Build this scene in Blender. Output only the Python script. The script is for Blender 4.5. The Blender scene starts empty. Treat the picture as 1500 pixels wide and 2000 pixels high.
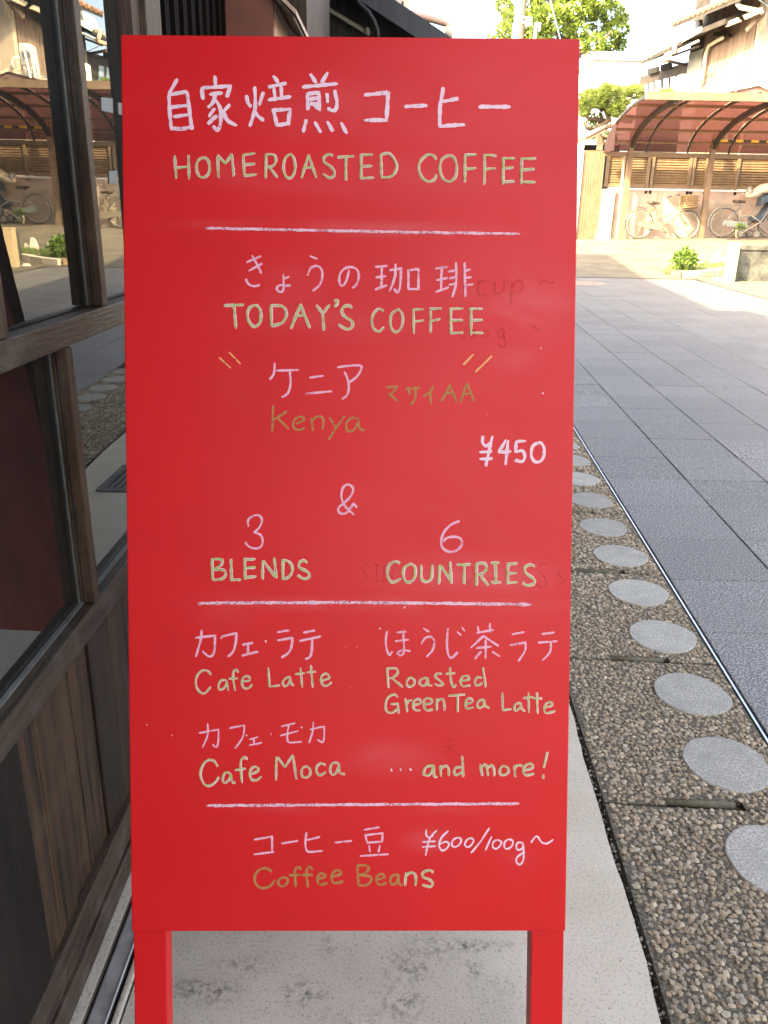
import bpy, math, random
from mathutils import Vector, Matrix
random.seed(7)
R_ = math.radians
sc = bpy.context.scene
col = sc.collection

# ------------------------------------------------------------------ camera
F = 1605.0; CAMZ = 1.0
_d = Vector((663-750., 4350., F)).normalized()            # world down seen from the camera (x right, y down, z forward)
_z = Vector((0, 0, 1)); _fw = (_z - _d*_z.dot(_d)).normalized(); _rt = _d.cross(_fw)
CAM = Vector((0, 0, CAMZ))
def c2w(v): return Vector((_rt.dot(v), _fw.dot(v), -_d.dot(v)))
cam_d = bpy.data.cameras.new('camera'); cam = bpy.data.objects.new('camera', cam_d); col.objects.link(cam)
ax, ay, az = c2w(Vector((1, 0, 0))), c2w(Vector((0, -1, 0))), c2w(Vector((0, 0, -1)))
cam.matrix_world = Matrix(((ax.x, ay.x, az.x, 0), (ax.y, ay.y, az.y, 0), (ax.z, ay.z, az.z, CAMZ), (0, 0, 0, 1)))
cam_d.sensor_fit = 'VERTICAL'; cam_d.sensor_height = 24; cam_d.lens = F/2000*24
cam_d.clip_start = .02; cam_d.clip_end = 2000
sc.camera = cam
# ------------------------------------------------------------------ world, sun, exposure
SUN = Vector((-.80, -.60, .74)).normalized()
w = bpy.data.worlds.new('World'); sc.world = w; w.use_nodes = True
nt = w.node_tree; nt.nodes.clear()
sky = nt.nodes.new('ShaderNodeTexSky'); sky.sky_type = 'NISHITA'; sky.sun_disc = False
sky.sun_elevation = math.asin(SUN.z); sky.sun_rotation = math.atan2(SUN.x, SUN.y)
sky.air_density = .6; sky.dust_density = 4.5; sky.ozone_density = 1.0
bg = nt.nodes.new('ShaderNodeBackground'); bg.inputs['Strength'].default_value = .14
wo = nt.nodes.new('ShaderNodeOutputWorld')
nt.links.new(sky.outputs[0], bg.inputs[0]); nt.links.new(bg.outputs[0], wo.inputs[0])
sl = bpy.data.lights.new('sun', 'SUN'); sl.energy = 2.1; sl.angle = R_(.5); sl.color = (1, .86, .64)
so = bpy.data.objects.new('sun', sl); col.objects.link(so); so.rotation_euler = SUN.to_track_quat('Z', 'Y').to_euler()
so.location = (-8, -5, 12)
sc.view_settings.view_transform = 'Standard'; sc.view_settings.look = 'None'
sc.view_settings.exposure = 3.5; sc.view_settings.gamma = 1; sc.view_settings.use_curve_mapping = False
sc.view_settings.use_white_balance = True; sc.view_settings.white_balance_temperature = 8800; sc.view_settings.white_balance_tint = 8
sc.render.engine = 'CYCLES'
sc.cycles.use_denoising = True; sc.cycles.max_bounces = 8; sc.cycles.transparent_max_bounces = 12
sc.cycles.caustics_reflective = False; sc.cycles.caustics_refractive = False

# ------------------------------------------------------------------ pixel -> place (pixels of the 1500x2000 photograph)
def ray(px, py): return c2w(Vector((px-750., py-1000., F)))
def on_plane(px, py, P, N):
    r = ray(px, py); P = Vector(P); N = Vector(N); return CAM + r*((P-CAM).dot(N)/r.dot(N))
def atY(px, py, Y): return on_plane(px, py, (0, Y, 0), (0, 1, 0))
def atX(px, py, X): return on_plane(px, py, (X, 0, 0), (1, 0, 0))
def atZ(px, py, Z=0.): return on_plane(px, py, (0, 0, Z), (0, 0, 1))
def sm(t): t = max(0., min(1., t)); return t*t*(3-2*t)
def g(x, y):                                               # height of the ground: it rises a little towards the far houses
    return sm((y-13.5)/6.9)*(.46 + .035*max(-3, min(6, x-6)))
def atG(px, py):
    p = atZ(px, py, 0)
    for i in range(30): p = atZ(px, py, g(p.x, p.y)*.5 + p.z*.5)
    return p

# ------------------------------------------------------------------ mesh helper
class MB:
    def __init__(s, M=None): s.v = []; s.f = []; s.sm = []; s.M = M; s.c = []; s.cc = None
    def add(s, vs, fs, smooth=False):
        n = len(s.v)
        for v in vs:
            v = Vector(v); s.v.append(tuple(s.M @ v) if s.M else tuple(v))
        for q in fs: s.f.append(tuple(i+n for i in q)); s.sm.append(smooth); s.c.append(s.cc)
        return s
    def box(s, a, b):
        x0, y0, z0 = a; x1, y1, z1 = b
        if x0 > x1: x0, x1 = x1, x0
        if y0 > y1: y0, y1 = y1, y0
        if z0 > z1: z0, z1 = z1, z0
        return s.add([(x0,y0,z0),(x1,y0,z0),(x1,y1,z0),(x0,y1,z0),(x0,y0,z1),(x1,y0,z1),(x1,y1,z1),(x0,y1,z1)],
                     [(3,2,1,0),(4,5,6,7),(0,1,5,4),(1,2,6,5),(2,3,7,6),(3,0,4,7)])
    def bar(s, a, b, w_, h_, up=(0, 0, 1)):
        a = Vector(a); b = Vector(b); d = (b-a).normalized(); up = Vector(up)
        if abs(d.dot(up)) > .98: up = Vector((0, 1, 0)) if abs(d.y) < .9 else Vector((1, 0, 0))
        sd = d.cross(up).normalized(); u = sd.cross(d)
        vs = []
        for p in (a, b):
            for i, j in ((-1,-1),(1,-1),(1,1),(-1,1)): vs.append(p + sd*(i*w_/2) + u*(j*h_/2))
        return s.add(vs, [(0,1,2,3),(7,6,5,4),(1,0,4,5),(2,1,5,6),(3,2,6,7),(0,3,7,4)])
    def prism(s, poly, ext):
        n = len(poly); ext = Vector(ext); poly = [Vector(p) for p in poly]
        vs = poly + [p+ext for p in poly]
        fs = [tuple(range(n)), tuple(range(2*n-1, n-1, -1))] + [((i+1) % n, i, i+n, (i+1) % n+n) for i in range(n)]
        return s.add(vs, fs)
    def tube(s, pts, r, n=8, closed=False, r1=None, flat=1.0):
        pts = [Vector(p) for p in pts]; m = len(pts); vs = []; prev = None
        for i, p in enumerate(pts):
            if closed: t = pts[(i+1) % m]-pts[i-1]
            else: t = pts[min(i+1, m-1)]-pts[max(i-1, 0)]
            t.normalize()
            if prev is None:
                up = Vector((0, 0, 1)) if abs(t.z) < .9 else Vector((1, 0, 0)); x = t.cross(up).normalized()
            else: x = (prev - t*prev.dot(t)).normalized()
            prev = x; y = t.cross(x)
            rr = r if r1 is None else r+(r1-r)*i/(m-1)
            for k in range(n):
                a = 2*math.pi*k/n; vs.append(p + x*(rr*math.cos(a)) + y*(rr*flat*math.sin(a)))
        fs = []
        for i in range(m if closed else m-1):
            j = (i+1) % m
            for k in range(n): fs.append((i*n+k, i*n+(k+1) % n, j*n+(k+1) % n, j*n+k))
        n0 = len(s.v); s.add(vs, fs, True)
        if not closed: s.add([], []); s.f += [tuple(n0+k for k in range(n-1, -1, -1)), tuple(n0+(m-1)*n+k for k in range(n))]; s.sm += [False, False]; s.c += [s.cc, s.cc]
        return s
    def cyl(s, c, r, h, n=24, r1=None):
        c = Vector(c); r1 = r if r1 is None else r1
        vs = [c+Vector((r*math.cos(2*math.pi*k/n), r*math.sin(2*math.pi*k/n), 0)) for k in range(n)] + \
             [c+Vector((r1*math.cos(2*math.pi*k/n), r1*math.sin(2*math.pi*k/n), h)) for k in range(n)]
        s.add(vs, [(k, (k+1) % n, n+(k+1) % n, n+k) for k in range(n)], True)
        n0 = len(s.v)-2*n
        s.f += [tuple(n0+k for k in range(n-1, -1, -1)), tuple(n0+n+k for k in range(n))]; s.sm += [False]*2; s.c += [s.cc]*2
        return s
    def mesh(s, name, mat, org=None):
        o = Vector(org) if org else Vector((0, 0, 0))
        me = bpy.data.meshes.new(name); me.from_pydata([(v[0]-o.x, v[1]-o.y, v[2]-o.z) for v in s.v], [], s.f)
        me.polygons.foreach_set('use_smooth', s.sm)
        if any(c is not None for c in s.c):
            at = me.color_attributes.new('tint', 'FLOAT_COLOR', 'CORNER'); dat = []
            for f, c in zip(s.f, s.c):
                c = c or (1, 1, 1)
                dat += [c[0], c[1], c[2], 1]*len(f)
            at.data.foreach_set('color', dat)
        if mat: me.materials.append(mat)
        me.update()
        return me
def obj(name, mb, mat, parent=None, bevel=0, label=None, kind=None, local=False):
    """link one mesh object; its coordinates are world ones unless local"""
    me = mb.mesh(name, mat, (parent.get('_w') if parent is not None else None) if not local else None)
    o = bpy.data.objects.new(name, me); col.objects.link(o)
    if parent is not None:
        o.parent = parent; o['_w'] = parent.get('_w', (0, 0, 0))
    if bevel:
        m = o.modifiers.new('bevel', 'BEVEL'); m.width = bevel; m.segments = 2; m.limit_method = 'ANGLE'
    if label: o['label'] = label
    if kind: o['kind'] = kind
    return o
def tag(o, label=None, cat=None, group=None, kind=None):
    if label: o['label'] = label
    if cat: o['category'] = cat
    if group: o['group'] = group
    if kind: o['kind'] = kind
    return o
def thing(name, loc, label, cat, group=None, rz=0):
    o = bpy.data.objects.new(name, None); col.objects.link(o); o.empty_display_size = .05
    o.location = loc; o.rotation_euler.z = rz
    o['_w'] = tuple(loc)
    return tag(o, label, cat, group)
def struct(name, mb, mat, label=None):
    o = obj(name, mb, mat, kind='structure')
    if label: o['label'] = label
    return o

# ------------------------------------------------------------------ materials
def new_mat(name):
    m = bpy.data.materials.new(name); m.use_nodes = True; n = m.node_tree; b = n.nodes['Principled BSDF']
    return m, n, b
def N(n, t, **k):
    x = n.nodes.new(t)
    for a, v in k.items():
        if a[0] == '_': x.inputs[a[1:].replace('_', ' ')].default_value = v
        else: setattr(x, a, v)
    return x
def mat(name, c1, c2=None, scale=8, rough=.6, bump=0, stretch=(1, 1, 1), detail=6, metal=0, spec=.5, lo=.35, hi=.65, bscale=None, tint=False, dirt=None, dscale=3, coat=0, rvar=0):
    m, n, b = new_mat(name); L = n.links
    b.inputs['Roughness'].default_value = rough; b.inputs['Metallic'].default_value = metal
    b.inputs['Specular IOR Level'].default_value = spec
    if coat: b.inputs['Coat Weight'].default_value = coat; b.inputs['Coat Roughness'].default_value = .3
    tc = N(n, 'ShaderNodeTexCoord'); mp = N(n, 'ShaderNodeMapping'); mp.inputs['Scale'].default_value = stretch
    gi = N(n, 'ShaderNodeNewGeometry'); L.new(gi.outputs['Position'], mp.inputs[0])
    no = N(n, 'ShaderNodeTexNoise', _Scale=scale, _Detail=detail, _Roughness=.6); L.new(mp.outputs[0], no.inputs['Vector'])
    cr = N(n, 'ShaderNodeValToRGB'); cr.color_ramp.elements[0].position = lo; cr.color_ramp.elements[1].position = hi
    cr.color_ramp.elements[0].color = (*c1, 1); cr.color_ramp.elements[1].color = (*(c2 or c1), 1)
    L.new(no.outputs[0], cr.inputs[0]); out = cr.outputs[0]
    if dirt:
        n2 = N(n, 'ShaderNodeTexNoise', _Scale=dscale, _Detail=8, _Roughness=.7); L.new(gi.outputs['Position'], n2.inputs['Vector'])
        r2 = N(n, 'ShaderNodeMapRange'); r2.inputs['From Min'].default_value = .5; r2.inputs['From Max'].default_value = .75; r2.inputs['To Max'].default_value = .7
        L.new(n2.outputs[0], r2.inputs['Value'])
        mx = N(n, 'ShaderNodeMix', data_type='RGBA'); L.new(r2.outputs[0], mx.inputs[0]); L.new(out, mx.inputs[6]); mx.inputs[7].default_value = (*dirt, 1)
        out = mx.outputs[2]
    if tint:
        at = N(n, 'ShaderNodeVertexColor', layer_name='tint'); mx = N(n, 'ShaderNodeMix', data_type='RGBA', blend_type='MULTIPLY'); mx.inputs[0].default_value = 1
        L.new(out, mx.inputs[6]); L.new(at.outputs[0], mx.inputs[7]); out = mx.outputs[2]
    L.new(out, b.inputs['Base Color'])
    if bump:
        bn = N(n, 'ShaderNodeTexNoise', _Scale=bscale or scale*4, _Detail=6, _Roughness=.65); L.new(mp.outputs[0], bn.inputs['Vector'])
        bp = N(n, 'ShaderNodeBump', _Strength=bump, _Distance=.01); L.new(bn.outputs[0], bp.inputs['Height']); L.new(bp.outputs[0], b.inputs['Normal'])
    if rvar:
        mr = N(n, 'ShaderNodeMapRange'); mr.inputs['To Min'].default_value = rough-rvar; mr.inputs['To Max'].default_value = rough+rvar
        L.new(no.outputs[0], mr.inputs['Value']); L.new(mr.outputs[0], b.inputs['Roughness'])
    return m
def obj_random(m, lo=.75, hi=1.2):
    """each separate piece gets its own slight lightness"""
    n = m.node_tree; b = n.nodes['Principled BSDF']; src = b.inputs['Base Color'].links[0].from_socket
    oi = N(n, 'ShaderNodeObjectInfo'); mr = N(n, 'ShaderNodeMapRange'); mr.inputs['To Min'].default_value = lo; mr.inputs['To Max'].default_value = hi
    hs = N(n, 'ShaderNodeHueSaturation'); n.links.new(oi.outputs['Random'], mr.inputs['Value']); n.links.new(mr.outputs[0], hs.inputs['Value'])
    n.links.new(src, hs.inputs['Color']); n.links.new(hs.outputs[0], b.inputs['Base Color'])
    return m

M = {}
M['dark_wood'] = mat('weathered dark wood', (.02, .012, .007), (.085, .05, .029), scale=22, rough=.55, bump=.45, stretch=(3, 3, .3), dirt=(.13, .085, .055), dscale=16, rvar=.12, spec=.3)
M['dark_wood_h'] = mat('weathered dark rail wood', (.026, .016, .01), (.07, .044, .027), scale=22, rough=.5, bump=.35, stretch=(3, .3, 3), dirt=(.15, .125, .105), dscale=18, rvar=.12, spec=.35)
M['plank_wood'] = obj_random(mat('brown plank wood', (.008, .005, .003), (.062, .031, .014), scale=14, rough=.5, bump=.4, stretch=(3, 5, .25), dirt=(.09, .05, .028), dscale=8, spec=.35), .5, 1.6)
M['post_paint'] = mat('dark painted board', (.014, .011, .009), (.026, .02, .016), scale=6, rough=.75, bump=.25, spec=.12, stretch=(3, 3, .4))
M['pale_strip'] = mat('pale glazing strip', (.09, .095, .085), (.16, .165, .15), scale=30, rough=.5)
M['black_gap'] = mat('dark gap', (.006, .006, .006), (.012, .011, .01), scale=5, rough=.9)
M['interior'] = mat('dark interior', (.012, .01, .009), (.02, .016, .014), scale=3, rough=.9)
M['concrete'] = None
M['mortar'] = mat('dark mortar bed', (.045, .043, .04), (.08, .077, .07), scale=60, rough=.95, bump=.6)
M['steel'] = mat('steel edge strip', (.42, .44, .47), (.62, .64, .66), scale=20, rough=.32, metal=.85)
M['paper'] = mat('grey frosted tape', (.17, .18, .16), (.22, .23, .21), scale=30, rough=.7)
M['alu'] = mat('aluminium rail', (.32, .32, .31), (.5, .49, .47), scale=30, rough=.45, metal=.4)
M['asphalt'] = mat('pale worn ground', (.105, .093, .07), (.17, .15, .115), scale=2.5, rough=.95, bump=.3, bscale=60, dirt=(.1, .09, .07), dscale=.9)
M['earth'] = mat('earth', (.12, .1, .07), (.2, .17, .12), scale=6, rough=.95, bump=.5)
M['white_plaster'] = mat('white plaster', (.55, .56, .57), (.64, .64, .64), scale=2, rough=.8, bump=.05)
M['cream_wall'] = mat('cream wall panel', (.42, .36, .28), (.52, .45, .36), scale=3, rough=.75, bump=.05, stretch=(2, 2, .5))
M['pink_wall'] = mat('pale pink block wall', (.34, .27, .22), (.42, .345, .29), scale=5, rough=.85, bump=.1)
M['bronze'] = mat('bronze aluminium', (.14, .095, .058), (.2, .14, .09), scale=4, rough=.45, spec=.5)
M['slat'] = mat('brown louvre slat', (.135, .085, .045), (.2, .13, .072), scale=6, rough=.5)
M['louvre_back'] = mat('louvre backing', (.05, .03, .018), (.07, .045, .028), scale=3, rough=.8)
M['tile_red'] = mat('red brown roof tile', (.2, .1, .075), (.34, .19, .14), scale=8, rough=.55, bump=.1)
M['tile_grey'] = mat('grey roof tile', (.2, .21, .2), (.34, .35, .33), scale=8, rough=.5, bump=.1)
M['lattice'] = mat('dark recessed lattice', (.005, .004, .003), (.01, .0075, .006), scale=12, rough=.85, spec=.05, stretch=(3, 3, .4))
M['corner_brown'] = mat('dark brown corner board', (.016, .011, .008), (.03, .021, .015), scale=9, rough=.8, spec=.15, stretch=(3, 3, .4), bump=.2)
M['eave_dark'] = mat('dark eave wood', (.022, .018, .016), (.05, .042, .035), scale=5, rough=.7)
M['board_wall'] = mat('pale weathered wall board', (.15, .105, .08), (.27, .2, .155), scale=5, rough=.75, bump=.1, stretch=(2, 2, .3))
M['pale_trim'] = mat('pale grey trim', (.26, .27, .25), (.34, .35, .33), scale=5, rough=.6)
M['window_blue'] = mat('window pane', (.16, .24, .33), (.3, .42, .52), scale=2, rough=.12, spec=.8)
M['ac_white'] = mat('ivory plastic', (.7, .68, .6), (.76, .74, .67), scale=3, rough=.45)
M['pvc'] = mat('salmon pipe', (.48, .3, .23), (.56, .36, .28), scale=5, rough=.5)
M['cream_pipe'] = mat('cream pipe', (.6, .54, .43), (.68, .62, .5), scale=5, rough=.5)
M['navy'] = obj_random(mat('dark slate blue board', (.028, .032, .038), (.045, .05, .058), scale=12, rough=.6, bump=.2, stretch=(3, 3, .4)), .8, 1.25)
M['black_rubber'] = mat('black rubber', (.012, .012, .012), (.02, .02, .02), scale=8, rough=.6)
M['rust'] = mat('rust red paint', (.19, .055, .032), (.24, .075, .045), scale=4, rough=.5, dirt=(.07, .03, .025), dscale=5)
M['raw_wood'] = mat('pale raw wood', (.5, .34, .25), (.62, .45, .34), scale=14, rough=.65, stretch=(1, 3, 3))
M['grey_paint'] = mat('off white conduit', (.5, .5, .46), (.6, .6, .55), scale=9, rough=.5)
M['bark'] = mat('bark', (.05, .035, .025), (.13, .09, .06), scale=8, rough=.9, bump=.6, stretch=(2, 2, .5))
M['pole'] = mat('sun tinted pole concrete', (.17, .11, .085), (.22, .145, .11), scale=3, rough=.8)  # the pink of warm sunlight is put into the concrete colour
M['stone_dark'] = mat('dark mottled stone', (.03, .032, .03), (.11, .115, .1), scale=7, rough=.85, bump=.5, dirt=(.17, .17, .14), dscale=5)
M['pale_post'] = mat('pale wooden post', (.45, .34, .2), (.58, .45, .29), scale=12, rough=.7, stretch=(3, 3, .4))
M['kerb'] = mat('pale kerb stone', (.5, .46, .38), (.62, .58, .49), scale=9, rough=.85, bump=.3)
M['brick'] = mat('brown brick', (.2, .13, .08), (.3, .2, .13), scale=12, rough=.85, bump=.3)
M['iron'] = mat('cast iron', (.05, .048, .046), (.1, .095, .09), scale=25, rough=.55, metal=.5, bump=.2)
M['manhole'] = mat('pinkish manhole iron', (.3, .2, .18), (.42, .3, .27), scale=20, rough=.6, bump=.3)
M['bike_white'] = mat('cream bicycle paint', (.15, .13, .09), (.2, .175, .125), scale=4, rough=.3, spec=.6)
M['bike_silver'] = mat('silver bicycle paint', (.17, .2, .19), (.22, .25, .24), scale=4, rough=.3, spec=.6)
M['bike_blue'] = mat('blue child seat plastic', (.015, .03, .05), (.03, .055, .08), scale=4, rough=.4)
M['chrome'] = mat('bright rim metal', (.2, .19, .165), (.27, .255, .22), scale=4, rough=.4, metal=.3)
M['tyre_cream'] = mat('pale tyre', (.2, .19, .16), (.26, .25, .21), scale=4, rough=.7)
M['tyre'] = mat('shadow dark tyre', (.06, .055, .05), (.09, .085, .08), scale=4, rough=.8)  # pale tyres coloured dark, standing for the shadow line at their edge
M['saddle'] = mat('dark brown saddle', (.07, .05, .04), (.1, .07, .055), scale=8, rough=.5)
M['basket'] = mat('tan wicker', (.2, .13, .065), (.28, .19, .1), scale=20, rough=.7)
M['cloth'] = mat('pale beige cloth', (.5, .44, .32), (.6, .54, .42), scale=14, rough=.9, bump=.3)
M['yellow'] = mat('yellow marking', (.75, .48, .03), (.8, .53, .05), scale=5, rough=.5)
M['black'] = mat('black marking', (.02, .02, .02), (.03, .03, .03), scale=5, rough=.5)
M['pot'] = mat('green and cream pot', (.3, .36, .18), (.5, .5, .3), scale=9, rough=.6)
M['cable'] = mat('cable', (.03, .03, .035), (.05, .05, .055), scale=5, rough=.6)
M['cable_blue'] = mat('pale blue cable', (.2, .45, .5), (.25, .5, .55), scale=5, rough=.5)
def leafmat(name, a, b_, trans=.35):
    m, n, b = new_mat(name); L = n.links
    at = N(n, 'ShaderNodeVertexColor', layer_name='tint'); mx = N(n, 'ShaderNodeMix', data_type='RGBA'); sep = N(n, 'ShaderNodeSeparateColor')
    L.new(at.outputs[0], sep.inputs[0]); L.new(sep.outputs[0], mx.inputs[0]); mx.inputs[6].default_value = (*a, 1); mx.inputs[7].default_value = (*b_, 1)
    L.new(mx.outputs[2], b.inputs['Base Color']); b.inputs['Roughness'].default_value = .5
    tr = N(n, 'ShaderNodeBsdfTranslucent'); L.new(mx.outputs[2], tr.inputs[0]); ms = N(n, 'ShaderNodeMixShader'); ms.inputs[0].default_value = trans
    L.new(b.outputs[0], ms.inputs[1]); L.new(tr.outputs[0], ms.inputs[2]); L.new(ms.outputs[0], n.nodes['Material Output'].inputs[0])
    return m
M['leaf'] = leafmat('broad leaves', (.06, .11, .02), (.26, .36, .07))
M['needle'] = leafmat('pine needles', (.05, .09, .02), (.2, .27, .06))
M['plant'] = leafmat('young green leaves', (.06, .12, .02), (.2, .34, .07))

# paving materials with speckle
def speckle(name, base, dark, light, sc1, rough=.75, bump=.4, blotch=None, blscale=1.2, amount=.5):
    m, n, b = new_mat(name); L = n.links
    gi = N(n, 'ShaderNodeNewGeometry')
    vo = N(n, 'ShaderNodeTexNoise', _Scale=sc1, _Detail=3, _Roughness=.7); L.new(gi.outputs['Position'], vo.inputs['Vector'])
    cr = N(n, 'ShaderNodeValToRGB'); e = cr.color_ramp.elements; e[0].position = .4; e[0].color = (*dark, 1); e[1].position = .61; e[1].color = (*light, 1)
    k = e.new(.5); k.color = (*base, 1); L.new(vo.outputs[0], cr.inputs[0]); out = cr.outputs[0]
    if blotch:
        n2 = N(n, 'ShaderNodeTexNoise', _Scale=blscale, _Detail=8, _Roughness=.65); L.new(gi.outputs['Position'], n2.inputs['Vector'])
        mr = N(n, 'ShaderNodeMapRange'); mr.inputs['From Min'].default_value = .4; mr.inputs['From Max'].default_value = .7; mr.inputs['To Max'].default_value = amount; L.new(n2.outputs[0], mr.inputs['Value'])
        mx = N(n, 'ShaderNodeMix', data_type='RGBA'); L.new(mr.outputs[0], mx.inputs[0]); L.new(out, mx.inputs[6]); mx.inputs[7].default_value = (*blotch, 1); out = mx.outputs[2]
    L.new(out, b.inputs['Base Color']); b.inputs['Roughness'].default_value = rough
    bp = N(n, 'ShaderNodeBump', _Strength=bump, _Distance=.002); L.new(vo.outputs[0], bp.inputs['Height']); L.new(bp.outputs[0], b.inputs['Normal'])
    return m
M['paver'] = obj_random(speckle('blue grey granite paver', (.112, .111, .112), (.026, .026, .026), (.4, .395, .385), 190, .62, .6, (.145, .143, .14), 1.6, .6), .9, 1.1)
M['round_stone'] = obj_random(speckle('pale granite disc', (.33, .315, .275), (.21, .2, .175), (.44, .425, .375), 230, .8, .5, (.24, .235, .205), 18, .8), .84, 1.16)
M['slab'] = speckle('exposed aggregate binder', (.1, .083, .058), (.035, .03, .022), (.22, .18, .13), 170, .9, 1, (.09, .085, .06), 3, .5)
M['notch'] = mat('mossy notch concrete', (.1, .09, .055), (.16, .145, .095), scale=40, rough=.9, bump=.4)

def concrete_mat():
    m, n, b = new_mat('pale apron concrete'); L = n.links
    gi = N(n, 'ShaderNodeNewGeometry'); P = gi.outputs['Position']
    n1 = N(n, 'ShaderNodeTexNoise', _Scale=5., _Detail=8, _Roughness=.6); L.new(P, n1.inputs['Vector'])
    cr = N(n, 'ShaderNodeValToRGB'); e = cr.color_ramp.elements; e[0].position = .3; e[0].color = (.47, .405, .31, 1); e[1].position = .7; e[1].color = (.6, .535, .43, 1)
    L.new(n1.outputs[0], cr.inputs[0]); cur = cr.outputs[0]
    # fine pits
    n2 = N(n, 'ShaderNodeTexNoise', _Scale=240., _Detail=3, _Roughness=.7); L.new(P, n2.inputs['Vector'])
    mr = N(n, 'ShaderNodeMapRange'); mr.inputs['From Min'].default_value = .34; mr.inputs['From Max'].default_value = .46; mr.inputs['To Min'].default_value = .62; mr.inputs['To Max'].default_value = 1; L.new(n2.outputs[0], mr.inputs['Value'])
    hs = N(n, 'ShaderNodeHueSaturation'); L.new(cur, hs.inputs['Color']); L.new(mr.outputs[0], hs.inputs['Value']); cur = hs.outputs[0]
    # dark specks and mildew stains, each with its own outline
    spots = [(atZ(395, 1935), .05, .018, 1), (atZ(420, 1945), .03, .02, .8), (atZ(590, 1945), .03, .02, .9), (atZ(640, 1855), .012, .02, .6), (atZ(470, 1890), .04, .02, .5),
             (atZ(800, 1890), .035, .03, .8), (atZ(830, 1862), .05, .03, .6), (atZ(785, 1965), .03, .03, .8), (atZ(900, 1850), .07, .012, .9), (atZ(925, 1895), .012, .02, .8), (atZ(965, 1930), .05, .02, .25),(atZ(700,1990),.08,.02,.35)]
    n3 = N(n, 'ShaderNodeTexNoise', _Scale=90., _Detail=8, _Roughness=.75); L.new(P, n3.inputs['Vector'])
    tot = None
    for p, rx, ry, a in spots:
        mp = N(n, 'ShaderNodeVectorMath', operation='SUBTRACT'); L.new(P, mp.inputs[0]); mp.inputs[1].default_value = p
        m2 = N(n, 'ShaderNodeVectorMath', operation='MULTIPLY'); L.new(mp.outputs[0], m2.inputs[0]); m2.inputs[1].default_value = (1/rx, 1/ry, 0)
        ln = N(n, 'ShaderNodeVectorMath', operation='LENGTH'); L.new(m2.outputs[0], ln.inputs[0])
        r = N(n, 'ShaderNodeMapRange', interpolation_type='SMOOTHSTEP'); r.inputs['From Min'].default_value = 1.6; r.inputs['From Max'].default_value = 0; r.inputs['To Max'].default_value = a
        L.new(ln.outputs['Value'], r.inputs['Value'])
        if tot is None: tot = r.outputs[0]
        else:
            ad = N(n, 'ShaderNodeMath', operation='MAXIMUM'); L.new(tot, ad.inputs[0]); L.new(r.outputs[0], ad.inputs[1]); tot = ad.outputs[0]
    th = N(n, 'ShaderNodeMapRange'); th.inputs['From Min'].default_value = .46; th.inputs['From Max'].default_value = .62; L.new(n3.outputs[0], th.inputs['Value'])
    mu = N(n, 'ShaderNodeMath', operation='MULTIPLY'); L.new(tot, mu.inputs[0]); L.new(th.outputs[0], mu.inputs[1])
    mx = N(n, 'ShaderNodeMix', data_type='RGBA'); L.new(mu.outputs[0], mx.inputs[0]); L.new(cur, mx.inputs[6]); mx.inputs[7].default_value = (.08, .07, .05, 1); cur = mx.outputs[2]
    vo = N(n, 'ShaderNodeTexVoronoi', _Scale=55.); L.new(P, vo.inputs['Vector'])
    r = N(n, 'ShaderNodeMapRange'); r.inputs['From Min'].default_value = .13; r.inputs['From Max'].default_value = .05; r.inputs['To Max'].default_value = .6; L.new(vo.outputs['Distance'], r.inputs['Value'])
    n4 = N(n, 'ShaderNodeTexNoise', _Scale=9., _Detail=2); L.new(P, n4.inputs['Vector'])
    r4 = N(n, 'ShaderNodeMapRange'); r4.inputs['From Min'].default_value = .48; r4.inputs['From Max'].default_value = .62; L.new(n4.outputs[0], r4.inputs['Value'])
    m5 = N(n, 'ShaderNodeMath', operation='MULTIPLY'); L.new(r.outputs[0], m5.inputs[0]); L.new(r4.outputs[0], m5.inputs[1])
    mx = N(n, 'ShaderNodeMix', data_type='RGBA'); L.new(m5.outputs[0], mx.inputs[0]); L.new(cur, mx.inputs[6]); mx.inputs[7].default_value = (.1, .09, .075, 1); cur = mx.outputs[2]
    L.new(cur, b.inputs['Base Color']); b.inputs['Roughness'].default_value = .85
    bp = N(n, 'ShaderNodeBump', _Strength=.5, _Distance=.0015); L.new(n2.outputs[0], bp.inputs['Height']); L.new(bp.outputs[0], b.inputs['Normal'])
    return m
M['concrete'] = concrete_mat()

def glass_mat():
    m, n, b = new_mat('window glass'); L = n.links; n.nodes.remove(b)
    fr = N(n, 'ShaderNodeFresnel', _IOR=2.0); gl = N(n, 'ShaderNodeBsdfGlossy', _Roughness=0.0); gl.inputs[0].default_value = (.95, .97, .94, 1)
    tr = N(n, 'ShaderNodeBsdfTransparent'); tr.inputs[0].default_value = (.55, .57, .54, 1)
    ms = N(n, 'ShaderNodeMixShader'); L.new(fr.outputs[0], ms.inputs[0]); L.new(tr.outputs[0], ms.inputs[1]); L.new(gl.outputs[0], ms.inputs[2])
    # a thin film of dust, and old slightly wavy glass
    gi = N(n, 'ShaderNodeNewGeometry'); no = N(n, 'ShaderNodeTexNoise', _Scale=1.6, _Detail=1.); L.new(gi.outputs['Position'], no.inputs['Vector'])
    bp = N(n, 'ShaderNodeBump', _Strength=.03, _Distance=.01); L.new(no.outputs[0], bp.inputs['Height']); L.new(bp.outputs[0], gl.inputs['Normal'])
    df = N(n, 'ShaderNodeBsdfDiffuse'); df.inputs[0].default_value = (.45, .46, .42, 1); m2 = N(n, 'ShaderNodeMixShader'); m2.inputs[0].default_value = .025
    L.new(ms.outputs[0], m2.inputs[1]); L.new(df.outputs[0], m2.inputs[2])
    L.new(m2.outputs[0], n.nodes['Material Output'].inputs[0])
    return m
M['glass'] = glass_mat()
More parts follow.
